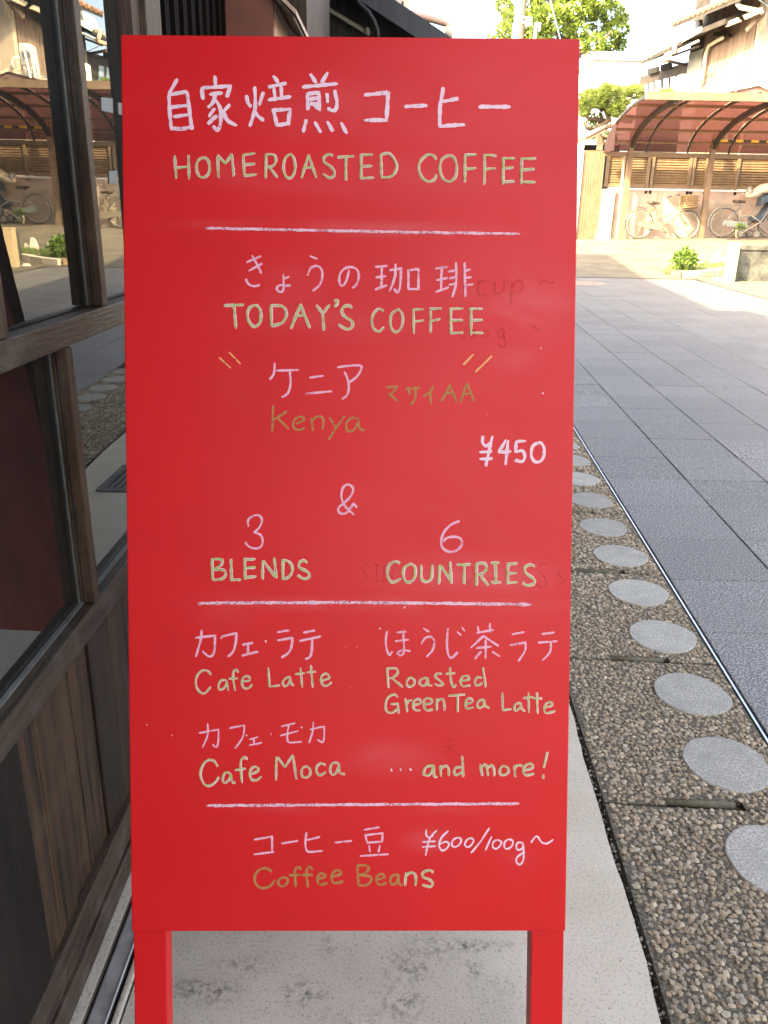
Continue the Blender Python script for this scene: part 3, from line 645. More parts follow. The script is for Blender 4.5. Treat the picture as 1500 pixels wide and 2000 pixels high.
# ================================================================== THE SIGNBOARD
def board_mats():
    m, n, b = new_mat('glossy red signboard'); L = n.links
    gi = N(n, 'ShaderNodeNewGeometry'); P = gi.outputs['Position']
    no = N(n, 'ShaderNodeTexNoise', _Scale=6., _Detail=4); L.new(P, no.inputs['Vector'])
    cr = N(n, 'ShaderNodeValToRGB'); e = cr.color_ramp.elements; e[0].position = .3; e[0].color = (.63, .005, .008, 1); e[1].position = .7; e[1].color = (.69, .0065, .01, 1)
    L.new(no.outputs[0], cr.inputs[0]); cur = cr.outputs[0]
    tot = None                                                # wiped chalk dust left on the paint
    SM = [(690, 215, 380, 75, .35), (1000, 590, 130, 90, .8), (560, 550, 90, 45, .55), (900, 1125, 210, 42, .8), (430, 1190, 70, 40, .5), (760, 1480, 110, 40, .5), (700, 340, 400, 50, .3), (880, 1180, 250, 22, .6),
          (840, 1640, 60, 30, .4), (700, 445, 330, 16, .55), (620, 620, 200, 50, .3), (1000, 690, 60, 40, .5), (700, 1580, 300, 14, .4), (1010, 1690, 40, 60, .3), (640, 1180, 300, 16, .5), (860, 200, 300, 90, .25), (470, 740, 60, 60, .15)]
    for px, py, rx, ry, a in SM:
        c = onb(px, py); k = 1/1980.
        s = N(n, 'ShaderNodeVectorMath', operation='SUBTRACT'); L.new(P, s.inputs[0]); s.inputs[1].default_value = c
        m2 = N(n, 'ShaderNodeVectorMath', operation='MULTIPLY'); L.new(s.outputs[0], m2.inputs[0]); m2.inputs[1].default_value = (1/(rx*k), 0, 1/(ry*k))
        ln = N(n, 'ShaderNodeVectorMath', operation='LENGTH'); L.new(m2.outputs[0], ln.inputs[0])
        r = N(n, 'ShaderNodeMapRange', interpolation_type='SMOOTHSTEP'); r.inputs['From Min'].default_value = 1.35; r.inputs['From Max'].default_value = .15; r.inputs['To Max'].default_value = a
        L.new(ln.outputs['Value'], r.inputs['Value'])
        if tot is None: tot = r.outputs[0]
        else:
            ad = N(n, 'ShaderNodeMath', operation='MAXIMUM'); L.new(tot, ad.inputs[0]); L.new(r.outputs[0], ad.inputs[1]); tot = ad.outputs[0]
    wp = N(n, 'ShaderNodeMapping'); wp.inputs['Scale'].default_value = (9, 9, 22); L.new(P, wp.inputs[0])
    wn_ = N(n, 'ShaderNodeTexNoise', _Scale=1., _Detail=6, _Distortion=.6); L.new(wp.outputs[0], wn_.inputs['Vector'])
    wr = N(n, 'ShaderNodeMapRange'); wr.inputs['From Min'].default_value = .36; wr.inputs['From Max'].default_value = .72; L.new(wn_.outputs[0], wr.inputs['Value'])
    mu = N(n, 'ShaderNodeMath', operation='MULTIPLY'); L.new(tot, mu.inputs[0]); L.new(wr.outputs[0], mu.inputs[1])
    m3 = N(n, 'ShaderNodeMath', operation='MULTIPLY'); L.new(mu.outputs[0], m3.inputs[0]); m3.inputs[1].default_value = .17
    mx = N(n, 'ShaderNodeMix', data_type='RGBA'); L.new(m3.outputs[0], mx.inputs[0]); L.new(cur, mx.inputs[6]); mx.inputs[7].default_value = (.85, .6, .64, 1)
    # tiny chalk specks
    vo = N(n, 'ShaderNodeTexVoronoi', _Scale=38.); L.new(P, vo.inputs['Vector'])
    r = N(n, 'ShaderNodeMapRange'); r.inputs['From Min'].default_value = .045; r.inputs['From Max'].default_value = .03; L.new(vo.outputs['Distance'], r.inputs['Value'])
    sp = N(n, 'ShaderNodeSeparateColor'); L.new(vo.outputs['Color'], sp.inputs[0]); gt = N(n, 'ShaderNodeMath', operation='GREATER_THAN'); L.new(sp.outputs[0], gt.inputs[0]); gt.inputs[1].default_value = .8
    mm_ = N(n, 'ShaderNodeMath', operation='MULTIPLY'); L.new(r.outputs[0], mm_.inputs[0]); L.new(gt.outputs[0], mm_.inputs[1])
    mx2 = N(n, 'ShaderNodeMix', data_type='RGBA'); L.new(mm_.outputs[0], mx2.inputs[0]); L.new(mx.outputs[2], mx2.inputs[6]); mx2.inputs[7].default_value = (.8, .45, .45, 1)
    L.new(mx2.outputs[2], b.inputs['Base Color'])
    bm_ = N(n, 'ShaderNodeMapping'); bm_.inputs['Scale'].default_value = (60, 60, 900); L.new(P, bm_.inputs[0]); bn_ = N(n, 'ShaderNodeTexNoise', _Scale=1., _Detail=4); L.new(bm_.outputs[0], bn_.inputs['Vector'])
    bb_ = N(n, 'ShaderNodeBump', _Strength=.05, _Distance=.002); L.new(bn_.outputs[0], bb_.inputs['Height']); L.new(bb_.outputs[0], b.inputs['Normal'])
    ro = N(n, 'ShaderNodeMapRange'); ro.inputs['To Min'].default_value = .36; ro.inputs['To Max'].default_value = .5; L.new(wn_.outputs[0], ro.inputs['Value']); L.new(ro.outputs[0], b.inputs['Roughness'])
    b.inputs['Specular IOR Level'].default_value = .35
    return m
BW, BHH = .450, .9025
yaw, lean, roll = .0106, .301, .0126
Xh = Vector((math.cos(yaw), math.sin(yaw), 0)); Fh = Vector((-math.sin(yaw), math.cos(yaw), 0))
U0 = Vector((0, 0, 1))*math.cos(lean)+Fh*math.sin(lean)
BX = Xh*math.cos(roll)+U0*math.sin(roll); BU = U0*math.cos(roll)-Xh*math.sin(roll); BN = BX.cross(BU)   # BN faces the camera
BC = Vector((-.0275, .6494, .2959))
if BN.dot(CAM-BC) < 0: BN = -BN
def onb(px, py, off=0.):
    r = ray(px, py); P = BC+BN*off; return CAM + r*((P-CAM).dot(BN)/r.dot(BN))
BM = Matrix(((BX.x, BU.x, BN.x, BC.x), (BX.y, BU.y, BN.y, BC.y), (BX.z, BU.z, BN.z, BC.z), (0, 0, 0, 1)))   # board coordinates: across, up, out
M['red'] = board_mats()
M['red_back'] = mat('dark red stained plywood', (.3, .03, .02), (.42, .055, .035), scale=3, rough=.45, stretch=(6, 6, 1.2), lo=.4, hi=.6)
sign = thing('signboard', (BC.x, .93, 0), 'red A-frame cafe signboard with pink and green chalk lettering standing on the concrete apron', 'signboard')
def B(name, a, b, mt, parent=None, bevel=.0008, Mx=None):
    m = MB(Mx or BM); m.box(a, b); return obj(name, m, mt, parent or sign, bevel=bevel)
H2 = BW/2
panel = B('front_panel', (-H2, 0, -.004), (H2, BHH, 0), M['red'], bevel=.001)
for s in (-1, 1):                                           # legs run behind the panel down to the ground
    m = MB(BM); x0, x1 = s*(H2-.0005), s*(H2-.0345)
    zc = -.0045
    def down(x, z): # reach the ground along the board
        p = BC+BX*x+BN*z; return -(p.z-.005)/BU.z
    x0, x1 = min(x0, x1), max(x0, x1)
    vs = [Vector((x, down(x, z), z)) for x, z in ((x0, zc-.024), (x1, zc-.024), (x1, zc), (x0, zc))]+[Vector((x, BHH-.002, z)) for x, z in ((x0, zc-.024), (x1, zc-.024), (x1, zc), (x0, zc))]
    m.add(vs, [(3,2,1,0),(4,5,6,7),(0,1,5,4),(1,2,6,5),(2,3,7,6),(3,0,4,7)]); obj('leg', m, M['red'], sign, bevel=.001)
# rear frame: a plywood board leaning the other way, tied to the front by a top board
def lean_rear():
    top = Vector((-.045, 1.146, 1.147)); d = Vector((0, .266, -1)).normalized()
    up = -d; n_ = BX.cross(up).normalized(); L = (1.147-.23)/(-d.z)
    base = top+d*L; return base, up, n_, L
BC2, BU2, BN2, HR = lean_rear()
B2 = Matrix(((BX.x, BU2.x, BN2.x, BC2.x), (BX.y, BU2.y, BN2.y, BC2.y), (BX.z, BU2.z, BN2.z, BC2.z), (0, 0, 0, 1)))
rear = B('rear_panel', (-H2, 0, -.012), (H2, HR, 0), M['red_back'], Mx=B2)
for s in (-1, 1):
    m = MB(B2); x0, x1 = sorted((s*(H2-.0005), s*(H2-.0365)))
    def dn(x, z):
        p = BC2+BX*x+BN2*z; return -(p.z-.005)/BU2.z
    q = ((x0, -.0365), (x1, -.0365), (x1, -.0125), (x0, -.0125))
    m.add([Vector((x, dn(x, z), z)) for x, z in q]+[Vector((x, HR-.03, z)) for x, z in q], [(3,2,1,0),(4,5,6,7),(0,1,5,4),(1,2,6,5),(2,3,7,6),(3,0,4,7)]); obj('leg', m, M['red_back'], sign, bevel=.001)
ta = BC+BU*(BHH-.004)-BN*.034
m = MB(); m.prism([ta-BX*(H2-.002), ta+BX*(H2-.002), Vector((ta.x+H2-.002, 1.146, 1.142)), Vector((ta.x-H2+.002, 1.146, 1.142))], (0, 0, -.015)); obj('top_board', m, M['red_back'], sign, bevel=.001)
for x in (-.15, .15):
    m = MB(); c = BC+BU*(BHH-.03)-BN*.034+BX*x; m.tube([c-BX*.03, c+BX*.03], .004, 8); obj('hinge', m, M['steel'], sign)

# ---- chalk lettering: every stroke traced, laid on the panel
def chalk(name, ca, cb, cov=.5, rough=.9, amax=.97):
    m, n, b = new_mat(name); L = n.links; gi = N(n, 'ShaderNodeNewGeometry')
    n1 = N(n, 'ShaderNodeTexNoise', _Scale=420., _Detail=4, _Roughness=.7); L.new(gi.outputs['Position'], n1.inputs['Vector'])
    n2 = N(n, 'ShaderNodeTexNoise', _Scale=60., _Detail=3); L.new(gi.outputs['Position'], n2.inputs['Vector'])
    mx = N(n, 'ShaderNodeMix', data_type='RGBA'); L.new(n2.outputs[0], mx.inputs[0]); mx.inputs[6].default_value = (*ca, 1); mx.inputs[7].default_value = (*cb, 1)
    L.new(mx.outputs[2], b.inputs['Base Color']); b.inputs['Roughness'].default_value = rough; b.inputs['Specular IOR Level'].default_value = .2
    ad = N(n, 'ShaderNodeMath', operation='ADD'); L.new(n1.outputs[0], ad.inputs[0]); ml = N(n, 'ShaderNodeMath', operation='MULTIPLY'); L.new(n2.outputs[0], ml.inputs[0]); ml.inputs[1].default_value = .5; L.new(ml.outputs[0], ad.inputs[1])
    r = N(n, 'ShaderNodeMapRange'); c0 = .95-cov*.5; r.inputs['From Min'].default_value = c0-.13; r.inputs['From Max'].default_value = c0+.05; r.inputs['To Min'].default_value = .3*amax; r.inputs['To Max'].default_value = amax
    L.new(ad.outputs[0], r.inputs['Value']); L.new(r.outputs[0], b.inputs['Alpha'])
    return m
CH = {'W': chalk('pink white chalk', (.84, .5, .6), (.9, .72, .77), .72), 'P': chalk('pink chalk', (.84, .36, .47), (.88, .5, .6), .6), 'G': chalk('lime green chalk', (.3, .42, .08), (.62, .58, .3), .62),
      'Y': chalk('olive chalk', (.44, .22, .06), (.52, .32, .12), .6, amax=.8), 'O': chalk('orange chalk', (.85, .36, .14), (.9, .48, .2), .62), 'D': chalk('old wiped lettering', (.4, .009, .013), (.46, .012, .016), .3, amax=.22), 'R': chalk('chalk rule', (.8, .42, .52), (.88, .62, .7), .42)}
cr_ = random.Random(4)
def catmull(p):
    if len(p) < 3: return p
    closed = (Vector(p[0])-Vector(p[-1])).length < .5
    o = []; n = len(p)
    for i in range(n-1):
        p0 = p[i-1] if i > 0 else (p[-2] if closed else p[0]); p1 = p[i]; p2 = p[i+1]; p3 = p[i+2] if i+2 < n else (p[1] if closed else p[-1])
        for k in range(5):
            t = k/5; o.append(tuple(.5*((2*p1[a])+(-p0[a]+p2[a])*t+(2*p0[a]-5*p1[a]+4*p2[a]-p3[a])*t*t+(-p0[a]+3*p1[a]-3*p2[a]+p3[a])*t**3) for a in (0, 1)))
    o.append(p[-1]); return o
def resample(p, d=3.2):
    o = [p[0]]
    for a, b in zip(p, p[1:]):
        L = math.hypot(b[0]-a[0], b[1]-a[1]); k = max(1, int(L/d))
        for i in range(1, k+1): o.append((a[0]+(b[0]-a[0])*i/k, a[1]+(b[1]-a[1])*i/k))
    return o
def ribbon(m, p, w_, off, jit=.09):
    p = resample(p); n = len(p); L = []; Rr = []; ph_ = cr_.uniform(0, 6)
    if n < 2: p = [(p[0][0]-w_*.3, p[0][1]-w_*.3), (p[0][0]+w_*.3, p[0][1]+w_*.3)]; p = resample(p, 1.5); n = len(p)
    for i in range(n):
        a = p[max(0, i-1)]; b = p[min(n-1, i+1)]; dx, dy = b[0]-a[0], b[1]-a[1]; l = math.hypot(dx, dy) or 1; nx, ny = -dy/l, dx/l
        pz = 1+.13*math.sin(i*.55+ph_)+.07*math.sin(i*1.31+2*ph_); k = w_/2*pz*(1+cr_.uniform(-jit, jit)); k2 = w_/2*pz*(1+cr_.uniform(-jit, jit))
        if i in (0, n-1): k *= cr_.uniform(.3, .95); k2 *= cr_.uniform(.3, .95)
        L.append((p[i][0]+nx*k, p[i][1]+ny*k)); Rr.append((p[i][0]-nx*k2, p[i][1]-ny*k2))
    def ext(a, b): l = math.hypot(a[0]-b[0], a[1]-b[1]) or 1; return ((a[0]-b[0])/l*w_*.22, (a[1]-b[1])/l*w_*.22)
    e = ext(p[0], p[1]); L[0] = (L[0][0]+e[0], L[0][1]+e[1]); Rr[0] = (Rr[0][0]+e[0], Rr[0][1]+e[1])
    e = ext(p[-1], p[-2]); L[-1] = (L[-1][0]+e[0], L[-1][1]+e[1]); Rr[-1] = (Rr[-1][0]+e[0], Rr[-1][1]+e[1])
    vs = []; 
    for a, b in zip(L, Rr): vs += [onb(*a, off), onb(*b, off)]
    m.add(vs, [(2*i, 2*i+1, 2*i+3, 2*i+2) for i in range(n-1)])
layer = [0]
def glyph(txt, ox, oy, s, w_, kind, name):
    """strokes are given as x,y pairs measured on an enlargement of the photograph; '/' parts strokes, '~' makes one smooth"""
    strokes = []
    for st in txt.split('/'):
        st = st.strip(); smo = st.startswith('~'); st = st.lstrip('~').strip()
        if not st: continue
        p = [tuple(float(v) for v in q.split(',')) for q in st.split()]
        p = [(ox+x/s, oy+y/s) for x, y in p]
        if smo: p = catmull(p)
        strokes.append(p)
    nm = name
    m = MB(); base = {'G': 'W', 'W': 'W', 'P': 'P', 'Y': 'Y', 'O': 'O', 'D': 'D', 'R': 'R'}[kind]
    for i, p in enumerate(strokes): ribbon(m, p, w_, .00035+.00006*i)
    o = obj(nm, m, CH[base], panel)
    if kind == 'G':
        m = MB()
        for i, p in enumerate(strokes):
            jx, jy = cr_.uniform(-.9, .6), cr_.uniform(-.9, .5)
            ribbon(m, [(x+jx, y+jy) for x, y in p], w_*.66, .0009+.00006*i, .16)
        me = m.mesh(nm, CH['G'], panel.get('_w')); k0 = len(o.data.vertices)
        # both chalk passes are one letter: join the second pass into the first mesh
        import bmesh
        bmm = bmesh.new(); bmm.from_mesh(o.data); nf = len(bmm.faces); bmm.from_mesh(me); bmm.faces.ensure_lookup_table()
        for f_ in bmm.faces[nf:]: f_.material_index = 1
        bmm.to_mesh(o.data); bmm.free(); o.data.materials.append(CH['G']); bpy.data.meshes.remove(me)
    return o
A_ = (300, 120, 3.75); B_ = (680, 120, 3.75); C_ = (400, 480, 4.6875); D_ = (680, 480, 3.5714); E_ = (360, 920, 4.1667); F_ = (700, 980, 3.6585); G_ = (360, 1200, 4.1667); H_ = (700, 1200, 3.6585); I_ = (460, 1580, 4.4118); J_ = (780, 1580, 4.4118)
TXT = [
(A_, 'W', 27, 'character', '172,130 112,240/112,245 242,220/112,245 118,370 130,500/245,222 262,350 280,495/128,488 200,497 282,478/130,335 245,322/148,405 252,390|450,110 453,182/352,195 565,180/350,198 362,275/562,178 538,258/412,242 500,230/~452,245 435,300 400,335/~455,285 488,345 492,430 480,490 462,500 438,475/445,345 405,402/460,398 400,455/555,318 510,370/~508,362 540,430 605,470|~682,252 690,300 712,330/~740,190 745,290 738,370 705,472/802,228 775,318/~742,370 765,400 805,430/878,108 912,150/845,187 968,160/880,198 893,285/935,182 937,268/842,282 1003,258/870,358 1003,350/880,365 905,472/998,355 985,462/905,468 985,455|1150,95 1190,155/1275,82 1232,152/1092,187 1345,163/1127,240 1131,352/1125,238 1213,227/1210,230 1215,358/1140,275 1205,268/1150,312 1210,306/1152,300 1208,345/1270,238 1275,298/~1325,215 1342,290 1337,345 1312,360 1278,345/1118,430 1095,515/1182,445 1222,518/1275,442 1310,508/1375,450 1412,525'),
(A_, 'G', 20, 'letter', '155,692 165,855/255,690 260,860/165,780 255,770|~362,705 325,730 315,780 330,835 365,850 400,825 410,770 395,720 362,705|468,690 475,848/470,690 525,748/525,750 572,680/572,680 588,838|655,685 665,840/655,685 740,676/665,757 740,750/665,838 752,828|825,682 820,855/~825,682 880,685 897,720 880,760 838,775/850,775 905,850|~1000,680 965,710 950,770 965,835 995,855 1025,830 1038,770 1025,705 1000,680|1135,685 1085,850/1135,685 1190,850/1105,780 1170,775|~1310,690 1285,680 1250,700 1248,735 1290,765 1322,800 1320,840 1285,852 1245,825|1350,702 1465,695/1408,700 1408,868'),
(B_, 'W', 28, 'character', '122,245 300,227/293,228 280,432/122,430 282,430|418,330 575,322|697,195 672,330 670,472/692,295 802,272/668,475 850,462|960,332 1185,332'),
(B_, 'G', 20, 'letter', '95,685 95,860/90,685 175,682/95,770 172,766/95,857 185,850|240,680 246,855/~240,682 300,675 348,730 355,785 320,840 248,852|~645,715 615,685 570,690 525,740 520,800 550,860 595,880 635,860 645,830|~740,690 690,715 672,780 690,850 740,880 785,845 795,770 775,705 740,690|855,685 855,885/855,685 935,682/860,790 935,782|1000,685 998,900/1000,685 1082,690/1000,790 1078,782|1137,705 1135,898/1130,710 1218,710/1140,785 1208,777/1140,882 1215,878|1272,710 1268,895/1265,713 1372,712/1270,795 1362,788/1270,882 1370,885'),
(C_, 'P', 20, 'character', '385,150 512,95/435,90 520,250/405,228 522,165/520,250 500,238/~375,305 400,350 450,370 500,360|720,265 722,385/725,300 770,288/~735,365 690,360 660,385 672,415 705,422 722,390 725,368 785,365|962,95 1030,120/~950,245 975,200 1030,185 1070,220 1075,290 1050,360 990,412|~1320,225 1300,310 1265,365 1235,345 1235,270 1275,212 1340,195 1395,220 1410,280 1390,350 1355,386'),
(C_, 'G', 27, 'letter', '180,548 350,540/268,545 285,755|~455,545 405,575 390,640 415,710 460,740 505,700 515,620 495,565 455,545|607,545 612,738/~608,550 700,550 745,600 740,660 700,710 617,735|875,538 790,755/875,540 960,750/830,642 925,637|1025,548 1080,622/1140,542 1080,622/1080,622 1090,770|~1190,505 1213,497 1213,530 1190,558|~1345,570 1320,548 1270,560 1255,610 1290,655 1345,690 1350,740 1300,765 1228,722'),
(C_, 'O', 15, 'tick_mark', '135,1025 235,1118|222,975 325,1080'),
(C_, 'P', 20, 'character', '~640,1075 632,1170 595,1225/660,1143 858,1137/~778,1145 785,1260 760,1350 708,1385|962,1208 1082,1190/922,1355 1162,1332|~1215,1112 1330,1098 1425,1098 1432,1130 1390,1200 1325,1250/~1280,1155 1310,1230 1318,1310 1300,1370 1258,1402'),
(C_, 'Y', 19, 'letter', '625,1465 618,1705/750,1515 615,1605/670,1580 770,1680|~835,1630 900,1600 905,1575 870,1565 825,1590 808,1640 830,1680 880,1685 912,1665|975,1580 990,1690/~980,1605 1030,1562 1075,1572 1085,1610 1078,1675|1145,1575 1200,1668/~1275,1560 1200,1672 1135,1775|~1405,1585 1350,1575 1305,1610 1295,1665 1320,1700 1370,1680 1402,1620/~1405,1590 1418,1670 1460,1690'),
(D_, 'P', 17, 'character', '190,148 270,140/195,220 262,212/235,150 232,290/190,305 270,275/292,170 375,158/~370,160 362,280 345,325 320,300/~330,128 325,220 290,315/418,172 495,162/420,172 420,305/490,162 490,300/418,302 492,302|610,160 690,148/618,240 690,224/652,158 648,300/612,322 700,290/~752,118 752,260 728,355/700,180 750,172/705,228 755,217/705,272 755,264/812,120 818,355/818,175 852,165/825,225 858,218/830,272 870,270'),
(D_, 'G', 18, 'letter', '~245,455 210,440 175,480 165,530 180,580 215,598 248,570|~340,448 302,480 295,550 315,595 345,600 375,560 380,490 360,452 340,448|455,445 458,612/450,447 525,442/458,530 525,520|576,440 575,605/570,440 650,438/578,525 640,512|716,440 718,615/710,440 800,438/718,520 798,518/715,610 798,605|858,440 858,620/850,440 935,440/858,520 935,518/858,607 940,608'),
(D_, 'D', 16, 'old_letter', '~960,250 920,250 900,300 920,345 965,335|~1020,250 1025,320 1055,332 1085,300 1088,255|1145,250 1135,410/~1145,285 1180,240 1215,260 1210,310 1150,335|825,570 795,665|~870,590 850,610 860,640 885,630 885,600 870,590|~960,590 940,610 950,640 975,630 975,600 960,590|~1085,575 1050,590 1050,635 1080,640 1088,590 1090,640 1100,680 1070,710 1052,690|~1340,270 1370,240 1410,260 1440,250|~1270,570 1300,560 1320,590 1350,575'),
(D_, 'O', 13, 'tick_mark', '875,755 805,830|1002,770 888,880'),
(D_, 'Y', 15, 'character', '265,987 345,980/345,982 300,1037/285,1030 345,1085|400,1000 500,990/420,985 428,1035/~470,980 468,1060 440,1108|~592,980 570,1020 525,1052/570,1020 580,1105'),
(D_, 'Y', 15, 'letter', '712,970 650,1085/712,975 755,1085/680,1032 735,1022|828,960 782,1095/828,960 880,1085/800,1037 855,1030'),
(D_, 'W', 21, 'digit', '~940,1330 938,1375 965,1397 990,1375/1005,1330 960,1535/920,1440 1000,1435/920,1488 1003,1485|1100,1355 1050,1440/1050,1440 1135,1435/1115,1360 1098,1525|1172,1365 1238,1362/1172,1367 1168,1440/~1168,1440 1215,1430 1232,1470 1215,1505 1165,1495|~1325,1375 1287,1400 1277,1460 1295,1500 1330,1508 1360,1480 1368,1420 1352,1382 1325,1375'),
(E_, 'P', 18, 'character', '~1380,355 1320,300 1282,230 1282,160 1310,115 1350,115 1375,150 1350,210 1300,260 1255,300 1262,340 1310,345 1345,310 1375,265/1375,265 1405,295'),
(E_, 'P', 17, 'digit', '~522,450 520,400 560,365 610,362 632,400 610,460 567,500/~570,500 620,520 638,570 620,618 570,630 522,612 497,580'),
(E_, 'G', 23, 'letter', '225,715 232,885/~228,718 300,720 305,755 262,792 237,800/~240,802 318,805 335,845 305,878 237,886|380,718 385,885/377,885 460,885|492,718 495,880/487,720 575,718/500,790 575,785/492,868 582,858|640,732 636,878/645,732 745,868/732,712 748,868|802,722 802,880/~802,724 850,737 878,780 873,830 840,868 802,878|~998,745 970,727 937,747 937,785 985,810 1018,840 1003,873 960,873 925,848'),
(F_, 'P', 17, 'digit', '~720,138 660,165 610,220 592,280 602,330 650,358 700,348 738,310 733,267 690,250 635,258 605,285'),
(F_, 'G', 21, 'letter', '~292,440 265,427 225,447 207,500 217,550 250,576 300,550|~365,447 327,475 322,530 340,570 370,573 403,540 408,480 390,452 365,447|~450,455 450,540 475,570 510,563 525,530 528,455|580,455 575,585/585,455 665,568/655,430 665,580|705,450 800,448/758,450 755,585|845,440 845,595/~845,442 900,440 915,475 890,510 850,523/870,525 925,595|950,438 1005,435/980,438 982,575/952,578 1015,575|1068,440 1068,585/1065,447 1135,440/1070,512 1130,509/1070,578 1135,575|~1258,460 1225,450 1190,470 1197,510 1240,540 1260,570 1240,593 1200,596 1175,580'),
(F_, 'D', 12, 'old_letter', '~60,440 25,465 35,500 60,530 50,560 15,575|110,450 150,450/130,450 130,570/110,570 150,570|180,570 185,450/185,450 240,570/240,570 245,450|770,450 770,580/~770,450 810,470 820,530 800,570 770,580|~1350,450 1312,442 1285,480 1330,540 1345,590 1310,617 1275,590|~1450,490 1425,500 1450,540 1470,570 1430,590'),
(G_, 'P', 19, 'character', '92,190 250,172/~250,170 247,280 230,332 195,340 150,300/~142,130 130,220 94,343|308,180 425,152/~425,152 418,230 398,300 357,343|475,247 555,232/518,245 518,315/470,335 598,303|660,214 664,228|758,145 850,130/760,212 880,190/~880,190 870,270 840,320 792,348|972,148 1060,130/940,215 1108,180/~1040,200 1037,290 1022,345 987,363'),
(G_, 'P', 8, 'chalk_dot', '1312,261 1316,265|1401,261 1405,265'),
(G_, 'G', 17, 'letter', '~215,490 190,460 140,460 100,510 95,580 125,630 165,643 213,590|~340,535 300,537 277,580 290,613 328,593 345,545/345,545 357,620|~435,470 425,450 402,462 397,520 412,618/365,523 432,520|~475,545 530,537 525,507 490,507 467,545 482,595 520,600 550,572|683,434 694,590/695,588 776,578|~860,512 830,517 802,550 812,583 840,575 862,530/~862,515 868,560 890,578|945,437 960,593/905,486 978,478|1030,415 1045,593/1000,471 1070,465|~1110,540 1180,517 1160,484 1127,492 1110,535 1132,576 1165,578 1198,552'),
(G_, 'P', 14, 'character', '122,965 280,937/~280,937 276,1030 262,1080 230,1060/~190,890 190,980 150,1080|370,925 490,902/~490,902 475,1000 415,1088|530,1018 600,998/565,1010 568,1055/530,1065 630,1045|704,968 708,978|790,912 900,885/780,987 928,948/~850,905 840,960 840,1020 860,1043 955,1035|1018,937 1138,912/~1138,912 1138,990 1125,1040 1085,1020/~1050,875 1045,950 1015,1045'),
(G_, 'G', 19, 'letter', '~270,1235 240,1192 190,1187 147,1237 132,1310 162,1380 210,1393 260,1358 278,1325|~370,1290 330,1290 312,1340 327,1370 360,1350 378,1300/~378,1300 390,1360 412,1370|~510,1180 490,1162 462,1190 460,1260 470,1368/415,1267 498,1255|~540,1302 600,1272 590,1243 555,1247 532,1290 547,1343 590,1348 625,1320|750,1162 745,1345/760,1162 818,1245/818,1245 880,1147/885,1150 912,1338|~990,1237 957,1260 957,1310 985,1328 1020,1308 1023,1262 990,1237|~1145,1225 1110,1212 1077,1242 1077,1285 1105,1308 1150,1285|~1250,1207 1207,1212 1187,1260 1202,1303 1235,1288 1256,1235/~1258,1215 1265,1285 1305,1300'),
(H_, 'P', 15, 'character', '~205,120 195,190 205,260 225,290 240,265/275,130 340,122/265,192 358,180/~320,125 325,230 320,280 297,293 280,275 310,257 370,262|465,100 505,125/~450,210 480,167 525,162 542,200 530,255 488,303|~640,100 632,200 640,280 665,310 708,272/708,125 732,148/740,92 758,118|845,132 965,110/852,88 862,135/940,65 940,125/895,152 805,238/895,155 1000,225/845,240 950,230/910,182 908,315/875,267 832,318/958,267 1008,300|1100,142 1185,126/1085,220 1195,200/~1195,200 1190,260 1145,333|1310,140 1400,130/1285,202 1420,192/~1375,195 1368,270 1317,326'),
(H_, 'G', 16, 'letter', '205,385 215,523/~205,387 270,387 280,420 250,450 217,457/245,460 315,518|~370,452 347,475 347,505 370,516 398,500 398,467 370,452|~490,452 450,462 437,490 457,510 485,498 495,455/~495,455 500,500 525,508|~595,427 565,422 550,445 590,480 603,500 580,510 548,498|~655,380 660,470 680,518 698,503/622,425 690,420|~735,475 788,465 780,440 745,447 730,485 750,513 798,505|~880,452 845,452 832,490 850,508 885,490/890,382 910,518'),
(H_, 'G', 16, 'letter', '~280,590 255,572 215,592 194,640 202,690 240,703 278,675/235,642 285,637/280,635 288,705|335,602 350,695/~345,642 360,617 380,614|~395,650 443,632 435,607 405,612 390,650 405,683 440,685|~475,645 523,630 515,602 480,602 467,645 485,683 530,680|560,602 560,685/~562,622 595,602 612,630 615,685|645,582 760,572/710,582 710,695|~765,640 813,627 805,602 775,607 764,645 780,673 820,665|~890,607 857,622 850,655 870,668 893,650 898,612/~898,610 905,650 935,668|1030,562 1030,685/1030,686 1090,675|~1155,632 1122,642 1114,675 1130,688 1158,662/~1160,630 1165,670 1190,692|1215,560 1218,700/1180,598 1245,590|1275,560 1280,705/1245,598 1310,600|~1335,665 1383,650 1375,627 1342,637 1327,675 1345,706 1405,690'),
(H_, 'W', 13, 'chalk_dot', '234,1106 242,1118|299,1104 305,1116|369,1103 378,1113'),
(H_, 'G', 18, 'letter', '~540,1082 490,1087 467,1125 477,1148 510,1145 538,1092/~540,1085 540,1150 562,1163|585,1082 590,1155/~590,1102 620,1082 643,1100 645,1150|~730,1092 695,1097 684,1130 700,1148 735,1130/742,1012 748,1158|870,1072 885,1150/~880,1092 905,1072 918,1095 925,1150/~925,1095 953,1077 966,1100 972,1153|~1035,1082 1012,1105 1014,1140 1040,1148 1068,1130 1068,1097 1035,1082|1115,1077 1120,1160/~1120,1097 1140,1077 1170,1082|~1180,1115 1243,1097 1235,1067 1197,1077 1177,1115 1197,1148 1253,1138|1350,987 1325,1093/1320,1148 1322,1172'),
(H_, 'D', 9, 'old_letter', '620,900 700,890/650,880 640,960/610,950 700,930/~670,930 640,980 610,1000/~660,960 700,990 720,1010'),
(I_, 'P', 17, 'character', '162,264 320,237/315,237 315,378/160,392 330,370|398,297 535,275|~612,202 602,280 610,350 642,370 750,360/615,268 725,242|858,290 1000,274|1110,180 1240,157/1115,227 1272,207/1118,230 1135,290/1268,207 1262,285/1135,290 1262,282/1150,314 1158,370/1245,312 1232,370/1075,405 1315,390'),
